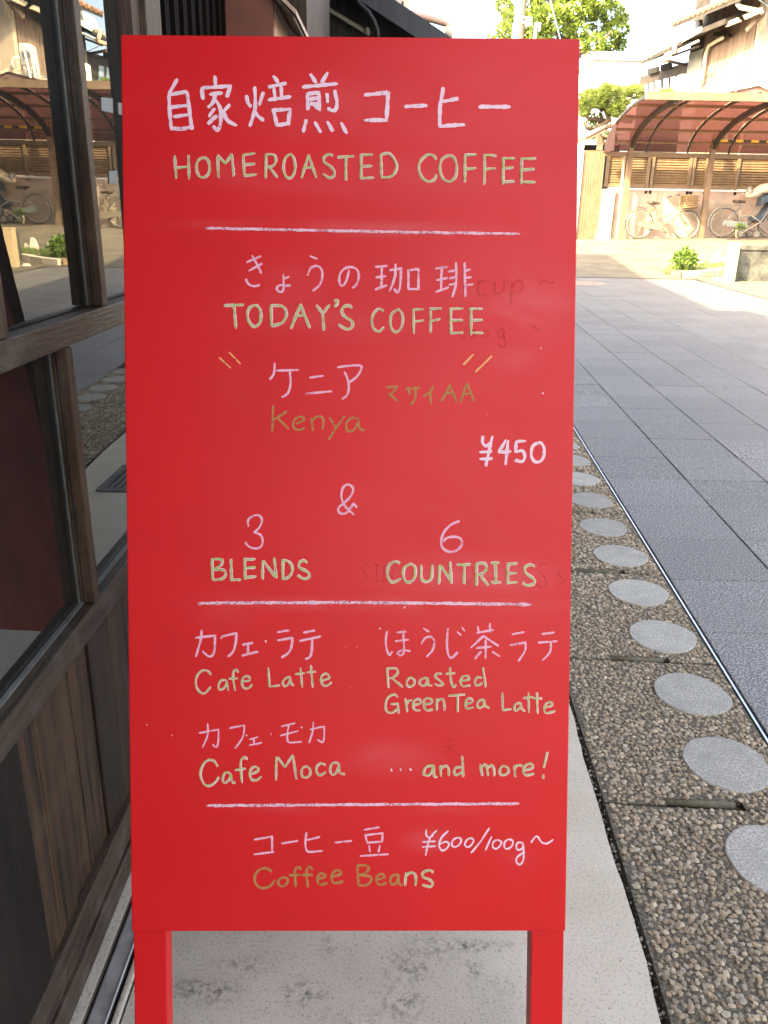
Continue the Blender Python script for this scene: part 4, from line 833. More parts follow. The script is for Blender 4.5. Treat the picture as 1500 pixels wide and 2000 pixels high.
(I_, 'Y', 20, 'letter', '~310,540 270,512 210,522 167,575 177,648 230,683 300,663 335,615|~410,592 372,612 370,648 405,666 443,640 448,602 410,592|~565,520 540,502 512,530 515,600 518,668/462,572 555,568|~660,525 640,497 614,522 615,600 625,670/570,570 662,566|~695,605 768,587 763,560 730,557 702,600 725,648 790,640|~830,587 903,562 898,532 860,532 827,580 847,638 925,625|1050,487 1060,660/~1050,487 1128,487 1148,520 1110,558 1067,568/~1070,570 1158,582 1168,620 1130,653 1064,658|~1215,610 1278,592 1270,562 1235,567 1214,610 1240,653 1300,640|~1400,562 1350,577 1332,620 1355,653 1390,630 1403,572/~1405,565 1410,640 1435,655'),
(J_, 'G', 22, 'letter', '55,547 50,658/~55,575 100,547 133,562 143,610 138,658|~290,545 260,527 207,547 202,585 260,610 288,640 268,670 202,655'),
(J_, 'W', 15, 'digit', '~232,180 232,225 260,247 290,225/~322,185 262,255 225,400/200,285 312,278/198,328 312,320|~420,190 365,245 342,310 365,356 405,343 428,305 400,282 350,302|~500,247 462,270 452,310 480,328 518,305 533,262 500,247|~605,252 572,280 567,315 595,328 628,300 638,264 605,252|775,165 700,280 620,378|795,237 742,355|~840,267 807,290 807,330 835,343 868,315 878,282 840,267|~940,262 907,290 907,333 935,343 968,320 978,277 940,262'),
(J_, 'W', 15, 'letter', '~1065,292 1022,290 1007,325 1022,353 1058,340 1065,300 1070,370 1068,440 1040,478 1012,463 1012,420 1058,382 1080,372|~1135,290 1170,242 1195,242 1225,285 1270,298 1325,265'),
]
for (ox, oy, s), kind, w_, nm, body in TXT:
    for gl in body.split('|'): glyph(gl, ox, oy, s, w_/s, kind, nm)
def rule(pts, w_):
    m = MB()
    for dx, dy in ((0, 0), (2.5, -.9)): ribbon(m, resample([(x+dx, y+dy) for x, y in pts], 6), w_, .0004+.0001*abs(dx), .25)
    obj('chalk_line', m, CH['R'], panel)
rule([(402, 446), (600, 450), (800, 454), (1012, 457)], 4.2); rule([(388, 1179), (440, 1178), (700, 1177), (1035, 1181)], 5); rule([(404, 1574), (700, 1572), (1011, 1570)], 4.4)

# ================================================================== ACROSS THE LANE
def Wpt(x, y, z): return (x, y, z)
YW = 20.62                                                   # face of the low wall and louvre fence
YP = 20.30                                                   # line of the carport posts
def zY(px, py, Y): return atY(px, py, Y).z
XL0 = atY(1203, 400, YW).x; XR0 = 12.5
zt_ = zY(1300, 370, YW); zl0 = zY(1300, 367, YW); zl1 = zY(1300, 307, YW)
# low wall in cast panels
t = thing('low_wall', ((XL0+XR0)/2, YW+.08, .45), 'low cream block wall under the brown louvre fence, bicycles parked before it', 'wall')
XLW = atY(1185, 400, YW).x
xx = XLW; k = 0
while xx < XR0:
    x1 = min(XR0, xx+1.18); m = MB(); m.box((xx+.003, YW, .0), (x1-.003, YW+.13, zt_-.03)); obj('wall_panel', m, M['pink_wall'], t, bevel=.004); xx = x1
m = MB(); m.box((XLW, YW-.012, zt_-.028), (XR0, YW+.145, zt_+.012)); obj('coping', m, M['white_plaster'], t, bevel=.004)
t = thing('wall_slab', (atY(1185, 460, YW-.1).x, YW-.1, .4), 'upright pale panel leaning against the left end of the low wall', 'panel')
m = MB(); a, b = atY(1170, 372, YW-.12), atY(1203, 372, YW-.12); m.prism([(a.x, YW-.12, .38), (b.x-.02, YW-.12, .38), (b.x, YW-.1, zt_-.02), (a.x+.04, YW-.1, zt_-.02)], (0, .05, 0)); obj('board', m, M['cream_wall'], t, bevel=.004)

# louvre fence: posts, rails, slats in bays
t = thing('louvre_fence', ((XL0+XR0)/2, YW+.06, zl0), 'brown horizontal louvre fence standing on the low cream wall', 'fence')
pxs = [1186, 1216, 1266, 1274, 1347, 1354, 1380, 1441, 1505, 1513, 1580]
posts = [atY(p, 340, YW).x for p in pxs] + [atY(1580, 340, YW).x+1.1*k for k in range(1, 4)]
for x in posts:
    m = MB(); m.box((x-.032, YW+.0, zt_-.1 if x > XL0 else zl0), (x+.032, YW+.06, zl1+.04)); obj('post', m, M['bronze'], t)
m = MB(); m.box((posts[0]-.05, YW+.015, zl1-.0), (XR0, YW+.05, zl1+.05)); obj('rail', m, M['bronze'], t)
m = MB(); m.box((posts[0]-.05, YW+.015, zl0-.0), (XR0, YW+.05, zl0+.05)); obj('rail', m, M['bronze'], t)
m = MB(); m.box((posts[0], YW+.12, zl0), (XR0, YW+.14, zl1+.02)); obj('backing', m, M['louvre_back'], t)
NS = 11
cache = {}
for x0, x1 in zip(posts, posts[1:]):
    if x1-x0 < .2: continue
    w_ = round(x1-x0-.066, 3)
    if w_ not in cache:
        m = MB(); a = R_(28); q = [(-.0, -.012, -.017), (w_, -.012, -.017), (w_, .006, .02), (0, .006, .02)]
        m.prism([(x, y, z) for x, y, z in q], (0, .004, -.012)); cache[w_] = m.mesh('slat', M['slat'])
    for k in range(NS):
        o = bpy.data.objects.new('slat', cache[w_]); col.objects.link(o); o.parent = t
        z = zl0+.075+(zl1-zl0-.1)*k/(NS-1)
        o.location = Vector((x0+.033, YW+.055, z))-Vector(t.location)
# downpipe
t = thing('downpipe', tuple(atG(1206, 462)), 'cream downpipe in front of the left end of the louvre fence', 'pipe')
Yd = YP+.1
m = MB(); m.tube([atY(1213, 300, Yd), atY(1217, 306, Yd), atY(1219, 314, Yd), atY(1216, 350, Yd), atY(1206, 465, Yd)], .032, 8); obj('pipe', m, M['cream_pipe'], t)

# ---- carport with a curved brown polycarbonate roof
gx0, gx1 = atY(1180, 298, YP).x, 12.3
zg = zY(1180, 299, YP); YF = 17.4; zf = zY(1260, 190, YF)
t = thing('carport', ((gx0+gx1)/2, YP, .45), 'carport with curved translucent brown roof over the parked bicycles', 'carport')
def arc(u, x, dz=0.):                                       # u 0 at the gutter .. 1 at the front beam
    a = u*math.pi/2; return Vector((x, YP-(YP-YF)*(1-math.cos(a)), zg+.02+(zf-zg)*math.sin(a)+dz))
m = MB(); m.box((gx0, YP-.06, zg-.06), (gx1, YP+.06, zg+.03)); obj('gutter', m, M['bronze'], t)
m = MB(); m.box((gx0, YF-.06, zf-.04), (gx1, YF+.06, zf+.1)); obj('front_beam', m, M['bronze'], t)
NP = 5; us = [0, .17, .36, .56, .78, 1]
bay = .93; nb_ = int((gx1-gx0)/bay)
for i in range(nb_+1):                                      # thin ribs
    x = gx0+.02+i*bay
    m = MB(); pts_ = [arc(k/12, x) for k in range(13)]
    for a, b in zip(pts_, pts_[1:]): m.bar(a, b, .035, .05)
    obj('rib', m, M['eave_dark'] if i else M['black'], t)
for u in us[1:-1]:
    a, b = arc(u, gx0, .0), arc(u, gx1, .0); m = MB(); m.bar(a, b, .05, .035, up=(0, -math.sin(u*1.57), math.cos(u*1.57))); obj('purlin', m, M['bronze'], t)
for i in range(nb_):                                        # roof panels, one per bay and strip
    for j in range(NP):
        x0, x1 = gx0+.04+i*bay, gx0+i*bay+bay
        m = MB(); n_ = 5; vs = []
        for k in range(n_):
            u = us[j]+(us[j+1]-us[j])*k/(n_-1); vs += [arc(u, x0, .03), arc(u, x1, .03), arc(u, x1, .034), arc(u, x0, .034)]
        fs = []
        for k in range(n_-1):
            a = 4*k; fs += [(a, a+1, a+5, a+4), (a+2, a+3, a+7, a+6), (a+1, a+2, a+6, a+5), (a+3, a, a+4, a+7)]
        fs += [(3, 2, 1, 0), (4*n_-4, 4*n_-3, 4*n_-2, 4*n_-1)]
        m.add(vs, fs); obj('roof_panel', m, M['poly'], t)
# end plate
m = MB(); a = [arc(k/10, gx0-.012) for k in range(0, 6)]; m.prism([Vector((gx0-.012, YP, zg))]+a+[Vector((gx0-.012, a[-1].y, zg+.0))][:0]+[Vector((gx0-.012, YP-.9, zg))], (.008, 0, 0)); obj('end_plate', m, M['poly'], t)
# posts with cantilever arms
pposts = [atY(1221, 380, YP).x, atY(1378, 380, YP).x]; pposts += [pposts[1]*2-pposts[0], pposts[1]*3-2*pposts[0]]
for x in pposts:
    m = MB(); m.box((x-.055, YP-.12, g(x, YP)-.02), (x+.055, YP-.01, zg+.45)); obj('post', m, M['bronze'], t, bevel=.004)
    m = MB(); pts_ = [arc(.16+.84*k/12, x, -.07) for k in range(13)]
    for a, b in zip(pts_, pts_[1:]): m.bar(a, b, .07, .1)
    obj('arm', m, M['eave_dark'], t)
    m = MB(); m.tube([(x+.05, YP-.06, zg+.1), (x+.06, YP-.45, zg+.5), arc(.42, x+.05, -.1)], .022, 6); obj('brace', m, M['bronze'], t)
for x in (gx0+.12, ):
    m = MB(); m.box((x-.1, YP-.2, g(x, YP)-.02), (x+.18, YP+.04, g(x, YP)+.1)); tag(obj('footing_block', m, M['kerb'], bevel=.006), 'pale concrete block at the foot of the leftmost carport post', 'block')

# clearance bar in black and yellow
xb0 = atY(1391, 276, YP-.3).x; zb = zY(1440, 276, YP-.3)
t = thing('clearance_bar', (xb0, YP-.3, zb), 'black and yellow striped height bar hanging under the carport roof', 'barrier bar')
xx = xb0; k = 0
while xx < 11.6:
    m = MB(); m.box((xx, YP-.33, zb-.018), (xx+.17, YP-.27, zb+.026)); obj('stripe', m, M['black' if k % 2 == 0 else 'yellow'], t); xx += .171; k += 1
for x in (xb0+.3, xb0+2.2):
    m = MB(); m.bar((x, YP-.3, zb), (x, YP-.3, zb+.45), .012, .012); obj('hanger', m, M['steel'], t)

# ---- bicycles (built facing +X, standing on z = 0)
def bicycle(loc, rz, lean_, paint, label, basket=True, cloth=False):
    t = thing('bicycle', loc, label, 'bicycle', 'bicycles parked by the low wall', rz); t['_w'] = (0, 0, 0); t.rotation_euler.x = lean_
    R0, wb = .33, 1.09
    def ring(c, r, rr_, n=32, k=6): 
        return [(c[0]+r*math.cos(2*math.pi*i/n), c[1], c[2]+r*math.sin(2*math.pi*i/n)) for i in range(n)]
    for cx in (0, wb):
        c = (cx, 0, R0)
        m = MB(); m.tube(ring(c, R0-.016, 0), .017, 6, closed=True); wh = obj('wheel', m, M['tyre'], t)
        m = MB(); m.tube(ring(c, R0-.043, 0), .015, 6, closed=True); obj('rim', m, M['chrome'], wh)
        m = MB()
        for i in range(18):
            a = 2*math.pi*i/18; m.bar((cx+.02*math.cos(a+.6), (.018 if i % 2 else -.018), R0+.02*math.sin(a+.6)), (cx+(R0-.05)*math.cos(a), 0, R0+(R0-.05)*math.sin(a)), .0035, .0035)
        m.tube([(cx, -.04, R0), (cx, .04, R0)], .025, 8); obj('spokes', m, M['chrome'], wh, kind='stuff')
        m = MB(); a0, a1 = (50, 210) if cx == 0 else (20, 170)
        pts_ = [(cx+(R0+.025)*math.cos(R_(a)), 0, R0+(R0+.025)*math.sin(R_(a))) for a in range(a0, a1, 10)]
        m.tube(pts_, .024, 6, flat=.35); obj('mudguard', m, paint, t)
    bb = (.43, 0, .28); seat_t = (.30, 0, .72); head_b = (.93, 0, .58); head_t = (.89, 0, .74)
    m = MB()
    def curve(a, c, b, n=8): return [tuple((1-u)**2*a[i]+2*u*(1-u)*c[i]+u*u*b[i] for i in range(3)) for u in [k/n for k in range(n+1)]]
    m.tube([bb, seat_t], .016, 8); m.tube(curve(head_b, (.66, 0, .33), bb), .018, 8); m.tube(curve(head_t, (.66, 0, .46), (.37, 0, .47)), .014, 8); m.tube([head_b, head_t], .02, 8)
    for s in (-1, 1): m.tube([(bb[0], s*.02, bb[2]), (0, s*.055, R0)], .01, 6); m.tube([(.315, s*.02, .66), (0, s*.055, R0)], .008, 6)
    obj('frame', m, paint, t)
    m = MB()
    for s in (-1, 1): m.tube([(.925, s*.045, .57), (.99, s*.05, .45), (wb, s*.05, R0)], .011, 6)
    m.tube([(.925, -.045, .575), (.925, .045, .575)], .014, 6); obj('fork', m, paint, t)
    m = MB(); m.tube([head_t, (.87, 0, .9)], .012, 8); m.tube([(.72, -.27, .95), (.82, -.2, .985), (.9, -.06, .93), (.88, 0, .9), (.9, .06, .93), (.82, .2, .985), (.72, .27, .95)], .011, 8); hb = obj('handlebar', m, M['chrome'], t)
    for s in (-1, 1):
        m = MB(); m.tube([(.66, s*.285, .935), (.76, s*.25, .965)], .017, 8); obj('grip', m, M['saddle'], hb)
    m = MB(); pr_ = [(.16, .11), (.22, .12), (.30, .07), (.38, .03), (.43, .018)]
    for (x, wv) in pr_: pass
    top = [(x, s*wv, .815+(.02 if x < .2 else 0)) for s in (1,) for x, wv in pr_] + [(x, -wv, .815+(.02 if x < .2 else 0)) for x, wv in reversed(pr_)]
    m.prism(top, (0, 0, -.055)); sa = obj('saddle', m, M['saddle'], t, bevel=.015)
    m = MB(); m.tube([(.3, 0, .7), (.285, 0, .765)], .012, 8); m.tube([(.25, -.05, .74), (.25, .05, .74)], .025, 8); obj('seat_post', m, M['chrome'], sa)
    m = MB(); m.prism([(-.05, -.062, R0-.04), (.02, -.062, R0+.055), (.3, -.062, R0+.03), (.5, -.062, .36), (.54, -.062, .28), (.48, -.062, .2), (.3, -.062, .22), (-.02, -.062, R0-.06)], (0, .02, 0)); obj('chain_guard', m, paint, t, bevel=.006)
    m = MB()
    m.box((-.2, -.07, .715), (.2, .07, .73)); m.bar((-.15, -.06, .71), (0, -.06, R0), .008, .008); m.bar((-.15, .06, .71), (0, .06, R0), .008, .008); obj('rear_rack', m, M['chrome'], t)
    for s, ex in ((-1, (.12, -.12)), (1, (-.12, .12))):
        m = MB(); m.bar((bb[0], s*.08, bb[2]), (bb[0]+ex[0], s*.09, bb[2]+ex[1]), .018, .012); cr2 = obj('crank', m, M['chrome'], t)
        m = MB(); m.box((bb[0]+ex[0]-.045, s*.1-.0, bb[2]+ex[1]-.012), (bb[0]+ex[0]+.045, s*.18, bb[2]+ex[1]+.012)); obj('pedal', m, M['saddle'], cr2)
    m = MB(); m.tube([(.02, .07, R0-.02), (-.05, .12, .01), (-.05, -.12, .01), (.02, -.07, R0-.02)], .008, 6); obj('stand', m, M['chrome'], t)
    if basket:
        b_ = MB(); x0, x1, y0, y1, z0, z1 = .95, 1.23, -.17, .17, .7, .95
        bk = MB()
        for z in (z0, z0+.05, z0+.1, z0+.15, z0+.2, z1): 
            e = .02*(z-z0)/.25
            bk.tube([(x0-e, y0-e, z), (x1+e, y0-e, z), (x1+e, y1+e, z), (x0-e, y1+e, z)], .012, 5, closed=True)
        bk.box((x0+.01, y0+.01, z0), (x0+.018, y1-.01, z1-.01)); bk.box((x1-.018, y0+.01, z0), (x1-.01, y1-.01, z1-.01)); bk.box((x0+.018, y0+.01, z0), (x1-.018, y0+.018, z1-.01)); bk.box((x0+.018, y1-.018, z0), (x1-.018, y1-.01, z1-.01)); bk.box((x0, y0, z0-.008), (x1, y1, z0))
        obj('basket', bk, M['basket'], t)
        m = MB(); m.tube([(wb, 0, R0+.34), (wb, 0, z0-.008)], .01, 6); obj('basket_stay', m, M['chrome'], t)
    if cloth:
        import bmesh
        bm = bmesh.new(); bmesh.ops.create_icosphere(bm, subdivisions=3, radius=1)
        rr = random.Random(8); 
        for v in bm.verts:
            p = v.co; n_ = 1+.12*math.sin(5*p.x+2*p.z)+.08*math.sin(9*p.y+4*p.x)
            v.co = Vector((p.x*.34*n_, p.y*.2*n_, p.z*.13*n_+p.x*.1)); v.co += Vector((.78, 0, 1.04))
        me = bpy.data.meshes.new('cloth_cover'); bm.to_mesh(me); bm.free(); me.materials.append(M['cloth']); 
        for p in me.polygons: p.use_smooth = True
        o = bpy.data.objects.new('cloth_cover', me); col.objects.link(o); o['_w'] = (0, 0, 0)
        cv = thing('cloth_cover', loc, 'crumpled pale beige cloth bundled over the silver bicycle\'s handlebar', 'cloth', None, rz); cv.rotation_euler.x = lean_
        o.name = 'cloth'; o.parent = cv
        m = MB(); m.tube([(.44, -.02, .99), (.52, -.03, 1.02)], .1, 10, r1=.12); m.cc = None; cf = obj('striped_cuff', m, M['tile_grey'], None, local=True); cf.parent = cv
    return t
def on_g(px, py, Y): p = atY(px, py, Y); return (p.x, Y, g(p.x, Y))
b1 = on_g(1246, 465, 20.15)
bicycle(b1, R_(1), R_(-3), M['bike_white'], 'cream bicycle with tan basket in full sun, left of the two')
b2 = on_g(1410, 460, 20.1)
bicycle(b2, R_(-3), R_(-3), M['bike_silver'], 'silver grey bicycle in carport shade with cloth over its handlebar', basket=False, cloth=True)

# folded push-chair like blue trolley and a pot beside the silver bicycle
q = on_g(1477, 459, 19.75)
t = thing('pushchair', q, 'small blue folding pushchair with pale wheels in front of the silver bicycle', 'pushchair')
for dx, dy in ((0, 0), (-.34, .05), (.36, .02), (0, .38)):
    m = MB(); c = Vector(q)+Vector((dx, dy, .095)); pts_ = [c+Vector((.078*math.cos(a), 0, .078*math.sin(a))) for a in [2*math.pi*i/18 for i in range(18)]]
    m.tube(pts_, .017, 6, closed=True); wh = obj('wheel', m, M['tyre'], t)
    m = MB()
    for i in range(5): a = 2*math.pi*i/5; m.bar(c, c+Vector((.065*math.cos(a), 0, .065*math.sin(a))), .03, .022, up=(0, 1, 0))
    m.tube([c+Vector((0, -.02, 0)), c+Vector((0, .02, 0))], .024, 8); m.tube([c+Vector((.062*math.cos(a), 0, .062*math.sin(a))) for a in [2*math.pi*i/18 for i in range(18)]], .01, 5, closed=True); obj('hub', m, M['chrome'], wh)
Q = Vector(q)
m = MB()
for y in (0, .36):
    m.tube([Q+Vector((-.34, y, .1)), Q+Vector((.05, y, .35)), Q+Vector((.3, y, .8)), Q+Vector((.34, y, .95))], .012, 6); m.tube([Q+Vector((.36, y, .1)), Q+Vector((.05, y, .35)), Q+Vector((-.2, y, .5))], .012, 6)
m.tube([Q+Vector((.34, 0, .95)), Q+Vector((.34, .36, .95))], .014, 6); obj('frame', m, M['chrome'], t)
m = MB(); m.prism([Q+Vector((-.12, .02, .38)), Q+Vector((.12, .02, .34)), Q+Vector((.33, .02, .78)), Q+Vector((.27, .02, .84)), Q+Vector((.08, .02, .5)), Q+Vector((-.1, .02, .46))], (0, .32, 0)); obj('seat', m, M['bike_blue'], t, bevel=.012)
m = MB(); m.prism([Q+Vector((.0, .03, .68)), Q+Vector((.3, .03, .86)), Q+Vector((.28, .03, .98)), Q+Vector((.02, .03, .88))], (0, .3, 0)); obj('hood', m, M['bike_blue'], t, bevel=.02)
q = on_g(1443, 460, 19.9); t = thing('plant_pot', q, 'small green and cream pot on the ground beside the silver bicycle', 'pot')
m = MB(); m.cyl(q, .065, .15, 16, .095); m.cyl(Vector(q)+Vector((0, 0, .15)), .102, .03, 16); obj('pot', m, M['pot'], t)
def leaves(m, c, rad, n, size, rnd, tint=(0, 1), flat=False, long=1.6):
    for k in range(n):
        while True:
            p = Vector((rnd.uniform(-1, 1), rnd.uniform(-1, 1), rnd.uniform(-1, 1)))
            if .35 < p.length < 1: break
        P = Vector(c)+Vector((p.x*rad[0], p.y*rad[1], p.z*rad[2])); d = (p.normalized()+Vector((rnd.uniform(-1, 1), rnd.uniform(-1, 1), rnd.uniform(-.6, 1)))*.8).normalized()
        s = d.cross(Vector((rnd.uniform(-1, 1), rnd.uniform(-1, 1), rnd.uniform(-1, 1)))).normalized(); z = size*rnd.uniform(.6, 1.25)
        v = rnd.uniform(*tint); m.cc = (v, v, v)
        m.add([P-s*z*.5, P+d*z*long*.5-s*z*.2, P+d*z*long, P+s*z*.5+d*z*long*.3], [(0, 1, 2, 3)])
rnd = random.Random(31)
m = MB(); leaves(m, Vector(q)+Vector((0, 0, .22)), (.1, .1, .08), 60, .05, rnd); obj('foliage', m, M['plant'], t)

# ---- planter with brick and kerb stones, bushy plant
pc = atG(1340, 532)
t = thing('planter_bed', (pc.x, pc.y, pc.z), 'low planted bed edged with a brown brick and pale kerb stones', 'planter')
kb = [(atG(1312, 541), atG(1332, 543), .1, 'brick'), (atG(1333, 543), atG(1362, 541), .1, 'kerb'), (atG(1363, 541), atG(1392, 538), .1, 'kerb'), (atG(1393, 538), atG(1418, 536), .11, 'kerb'), (atG(1308, 536), atG(1311, 527), .09, 'brick')]
for a, b, h_, mt in kb:
    m = MB(); m.bar(a+Vector((0, 0, h_/2)), b+Vector((0, 0, h_/2)), .13, h_); obj('brick' if mt == 'brick' else 'kerb_stone', m, M[mt], t, bevel=.008)
m = MB(); a, b, c, d = atG(1312, 539), atG(1418, 535), atG(1420, 522), atG(1316, 524)
m.add([p+Vector((0, 0, .07)) for p in (a, b, c, d)]+[p+Vector((0, 0, -.02)) for p in (a, b, c, d)], [(0, 1, 2, 3), (4, 7, 6, 5), (0, 4, 5, 1), (1, 5, 6, 2), (2, 6, 7, 3), (3, 7, 4, 0)]); obj('soil', m, M['earth'], t)
rk = atG(1396, 520); m = MB()
for dx, dy, r in ((0, 0, .11), (-.25, .1, .07), (.12, -.05, .06)):
    mm_ = MB(); mm_.add([rk+Vector((dx+r*math.cos(a)*rnd.uniform(.8, 1.1), dy+r*math.sin(a)*rnd.uniform(.8, 1.1), .05)) for a in [k*math.pi/3 for k in range(6)]]+[rk+Vector((dx+r*.5*math.cos(a), dy+r*.5*math.sin(a), .05+r*rnd.uniform(1.4, 2))) for a in [k*math.pi/3 for k in range(6)]],
             [(k, (k+1) % 6, 6+(k+1) % 6, 6+k) for k in range(6)]+[(6, 7, 8, 9, 10, 11)]); obj('stone', mm_, M['kerb'], t)
m = MB()
for k in range(420):
    u, v = rnd.random(), rnd.random(); p = (a*(1-u)+b*u)*(1-v)+(d*(1-u)+c*u)*v+Vector((0, 0, .07)); tv = rnd.uniform(.3, .9); m.cc = (tv, tv, tv)
    l = rnd.uniform(.04, .12); dx, dy = rnd.uniform(-.04, .04), rnd.uniform(-.04, .04); m.add([p-Vector((.004, 0, 0)), p+Vector((.004, 0, 0)), p+Vector((dx, dy, l))], [(0, 1, 2)])
obj('grass', m, M['plant'], t, kind='stuff')
pp = atG(1333, 536)
t = thing('bushy_plant', (pp.x, pp.y, pp.z+.07), 'bright green bushy plant growing in the low bed beside the lane', 'plant')
m = MB(); 
for cx, cz, r, n_ in ((0, .17, .17, 220), (-.09, .22, .11, 100), (.12, .2, .12, 120), (.02, .3, .08, 80), (.2, .1, .09, 50), (-.16, .1, .09, 50)):
    leaves(m, pp+Vector((cx, 0, .07+cz)), (r, r*.9, r*.8), n_, .045, rnd)
obj('foliage', m, M['plant'], t)
for k in range(7):
    m = MB(); a = k*.9; m.tube([pp+Vector((0, 0, .05)), pp+Vector((.06*math.cos(a), .05*math.sin(a), .2)), pp+Vector((.15*math.cos(a), .12*math.sin(a), .34))], .006, 5, r1=.003); obj('stem', m, M['plant'], t)
# tufts
for i, (px, py) in enumerate(((1303, 537), (1403, 523), (1445, 549))):
    p = atG(px, py); t = thing('weed_tuft', tuple(p), ('small weed tuft at the left corner of the planted bed', 'small dark weed tuft beside the pale wooden post', 'tiny weed tuft growing at the foot of the dark stone block')[i], 'weed')
    m = MB(); leaves(m, p+Vector((0, 0, .05)), (.1, .08, .05), 40, .03, rnd); obj('foliage', m, M['plant'], t)

# ---- pale post and the dark stone block
pb_ = atG(1423, 551); top = atY(1428, 476, pb_.y).z
t = thing('marker_post', tuple(pb_), 'pale square wooden post standing at the corner of the dark stone block', 'post')
m = MB(); m.box((pb_.x-.05, pb_.y, pb_.z-.02), (pb_.x+.1, pb_.y+.14, top)); obj('shaft', m, M['pale_post'], t, bevel=.01)
m = MB(); m.box((pb_.x-.056, pb_.y-.006, top-.0), (pb_.x+.106, pb_.y+.146, top+.02)); obj('cap', m, M['pale_post'], t, bevel=.006)
q0 = atG(1438, 549); ys = q0.y+.02; zt2 = atY(1460, 478, ys).z
t = thing('stone_block', (q0.x+1.6, ys+.4, q0.z), 'long dark mottled stone block wall beside the pale post', 'wall')
bx0 = q0.x-.02
for k in range(4):
    m = MB(); x0 = bx0+k*.92; m.box((x0+.004, ys, -.02), (x0+.916, ys+.55, zt2-.09)); obj('block', m, M['stone_dark'], t, bevel=.012)
m = MB(); m.box((bx0-.01, ys-.02, zt2-.088), (bx0+3.7, ys+.57, zt2)); obj('coping', m, M['stone_dark'], t, bevel=.012)
for i, (px, py) in enumerate(((1400, 547), (1500, 546), (1190, 458))):
    if i == 2: continue
    p = atG(px, py); m = MB(); r = .06
    m.add([p+Vector((r*1.6*math.cos(a)*rnd.uniform(.8, 1.1), r*math.sin(a), 0)) for a in [k*math.pi/4 for k in range(8)]]+[p+Vector((r*.9*math.cos(a), r*.5*math.sin(a), .04)) for a in [k*math.pi/4 for k in range(8)]], [(k, (k+1) % 8, 8+(k+1) % 8, 8+k) for k in range(8)]+[(8, 9, 10, 11, 12, 13, 14, 15)])
    tag(obj('stone', m, M['kerb']), ('white flat stone lying left of the pale post foot', 'pale stone lying before the dark stone block')[i], 'stone')

# ---- gate door, shed and white wall left of the carport
Yg = 20.5; a, b = atY(1141, 297, Yg), atY(1183, 297, Yg)
t = thing('shed_door', ((a.x+b.x)/2, Yg, .4), 'tall tan ribbed panel door left of the carport', 'door')
nn = 9; wd_ = (b.x-a.x)/nn
for k in range(nn):
    m = MB(); m.box((a.x+k*wd_+.004, Yg-.0, .35), (a.x+(k+1)*wd_-.004, Yg+.03, a.z)); obj('strip', m, M['bronze'], t)
m = MB(); m.box((a.x-.03, Yg+.031, .3), (b.x, Yg+.06, a.z+.04)); obj('door_leaf', m, M['slat'], t)
m = MB(); m.box((a.x-.06, Yg-.03, .35), (a.x-.004, Yg+.06, a.z+.03)); obj('frame', m, M['steel'], t)
Ys = 21.6
t = thing('shed', (atY(1165, 300, Ys).x, Ys, .4), 'small dark open shed with red tiled lean-to roof behind the tan door', 'shed')
c = [atY(1143, 275, Ys), atY(1184, 256, Ys), atY(1230, 250, Ys)]
m = MB(); m.prism([c[0], c[1], c[1]+Vector((0, 0, .08)), c[0]+Vector((-.03, 0, .06))], (0, 1.4, 0)); m.M = None; obj('roof', m, M['tile_red'], t)
for k in range(6):
    m = MB(); y = Ys+.02+.24*k; m.tube([c[0]+Vector((0, y-Ys, .08)), c[1]+Vector((0, y-Ys, .1))], .05, 8); obj('tile_row', m, M['tile_red'], t)
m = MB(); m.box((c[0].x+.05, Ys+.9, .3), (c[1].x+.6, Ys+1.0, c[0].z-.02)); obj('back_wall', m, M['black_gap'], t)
m = MB(); m.box((c[0].x+.0, Ys+.3, .3), (c[0].x+.05, Ys+1.0, c[0].z-.04)); obj('side_wall', m, M['white_plaster'], t)
lp = atY(1172, 285, Ys+.3); m = MB(); m.box((lp.x-.07, lp.y, lp.z-.09), (lp.x+.07, lp.y+.1, lp.z+.09)); obj('shed_lantern', m, M['pale_post'], t, bevel=.01)  # small lantern in the shed opening, without any glow
Yv = 24.; a, b = atY(1100, 262, Yv), atY(1143, 262, Yv)
t = thing('garden_wall', (b.x, Yv, .4), 'white plastered garden wall with curved shoulder right beside the signboard edge', 'wall')
prof = [(1060, 480), (1060, 240), (1138, 240), (1143, 262), (1152, 285), (1160, 330), (1162, 480)]
m = MB(); m.prism([atY(x, y, Yv) for x, y in prof], (0, .2, 0)); obj('wall', m, M['white_plaster'], t)
m = MB(); m.prism([atY(x, y, Yv-.03) for x, y in ((1060, 262), (1143, 262), (1146, 268), (1060, 268))], (0, .02, 0)); obj('band', m, M['tile_grey'], t)

# ---- house with weathered boards: its long side runs away to the left
WP = Vector((8.95, 21.7, 0)); wa = R_(10); WD = Vector((-math.sin(wa), math.cos(wa), 0)); WN = Vector((-math.cos(wa), -math.sin(wa), 0))
def hw(px, py, off=0.): return on_plane(px, py, WP+WN*off, WN)
house = thing('timber_house', tuple(WP+Vector((0, 3, .4))), 'two-storey house with weathered pale boards, tiled eaves and rain pipes above the carport', 'building')
def slab(name, pts, mt, off=0., th=.05, parent=None, bevel=0):
    m = MB(); m.prism([hw(x, y, off) for x, y in pts], -WN*th); return obj(name, m, mt, parent or house, bevel=bevel)
HZ = 6.6
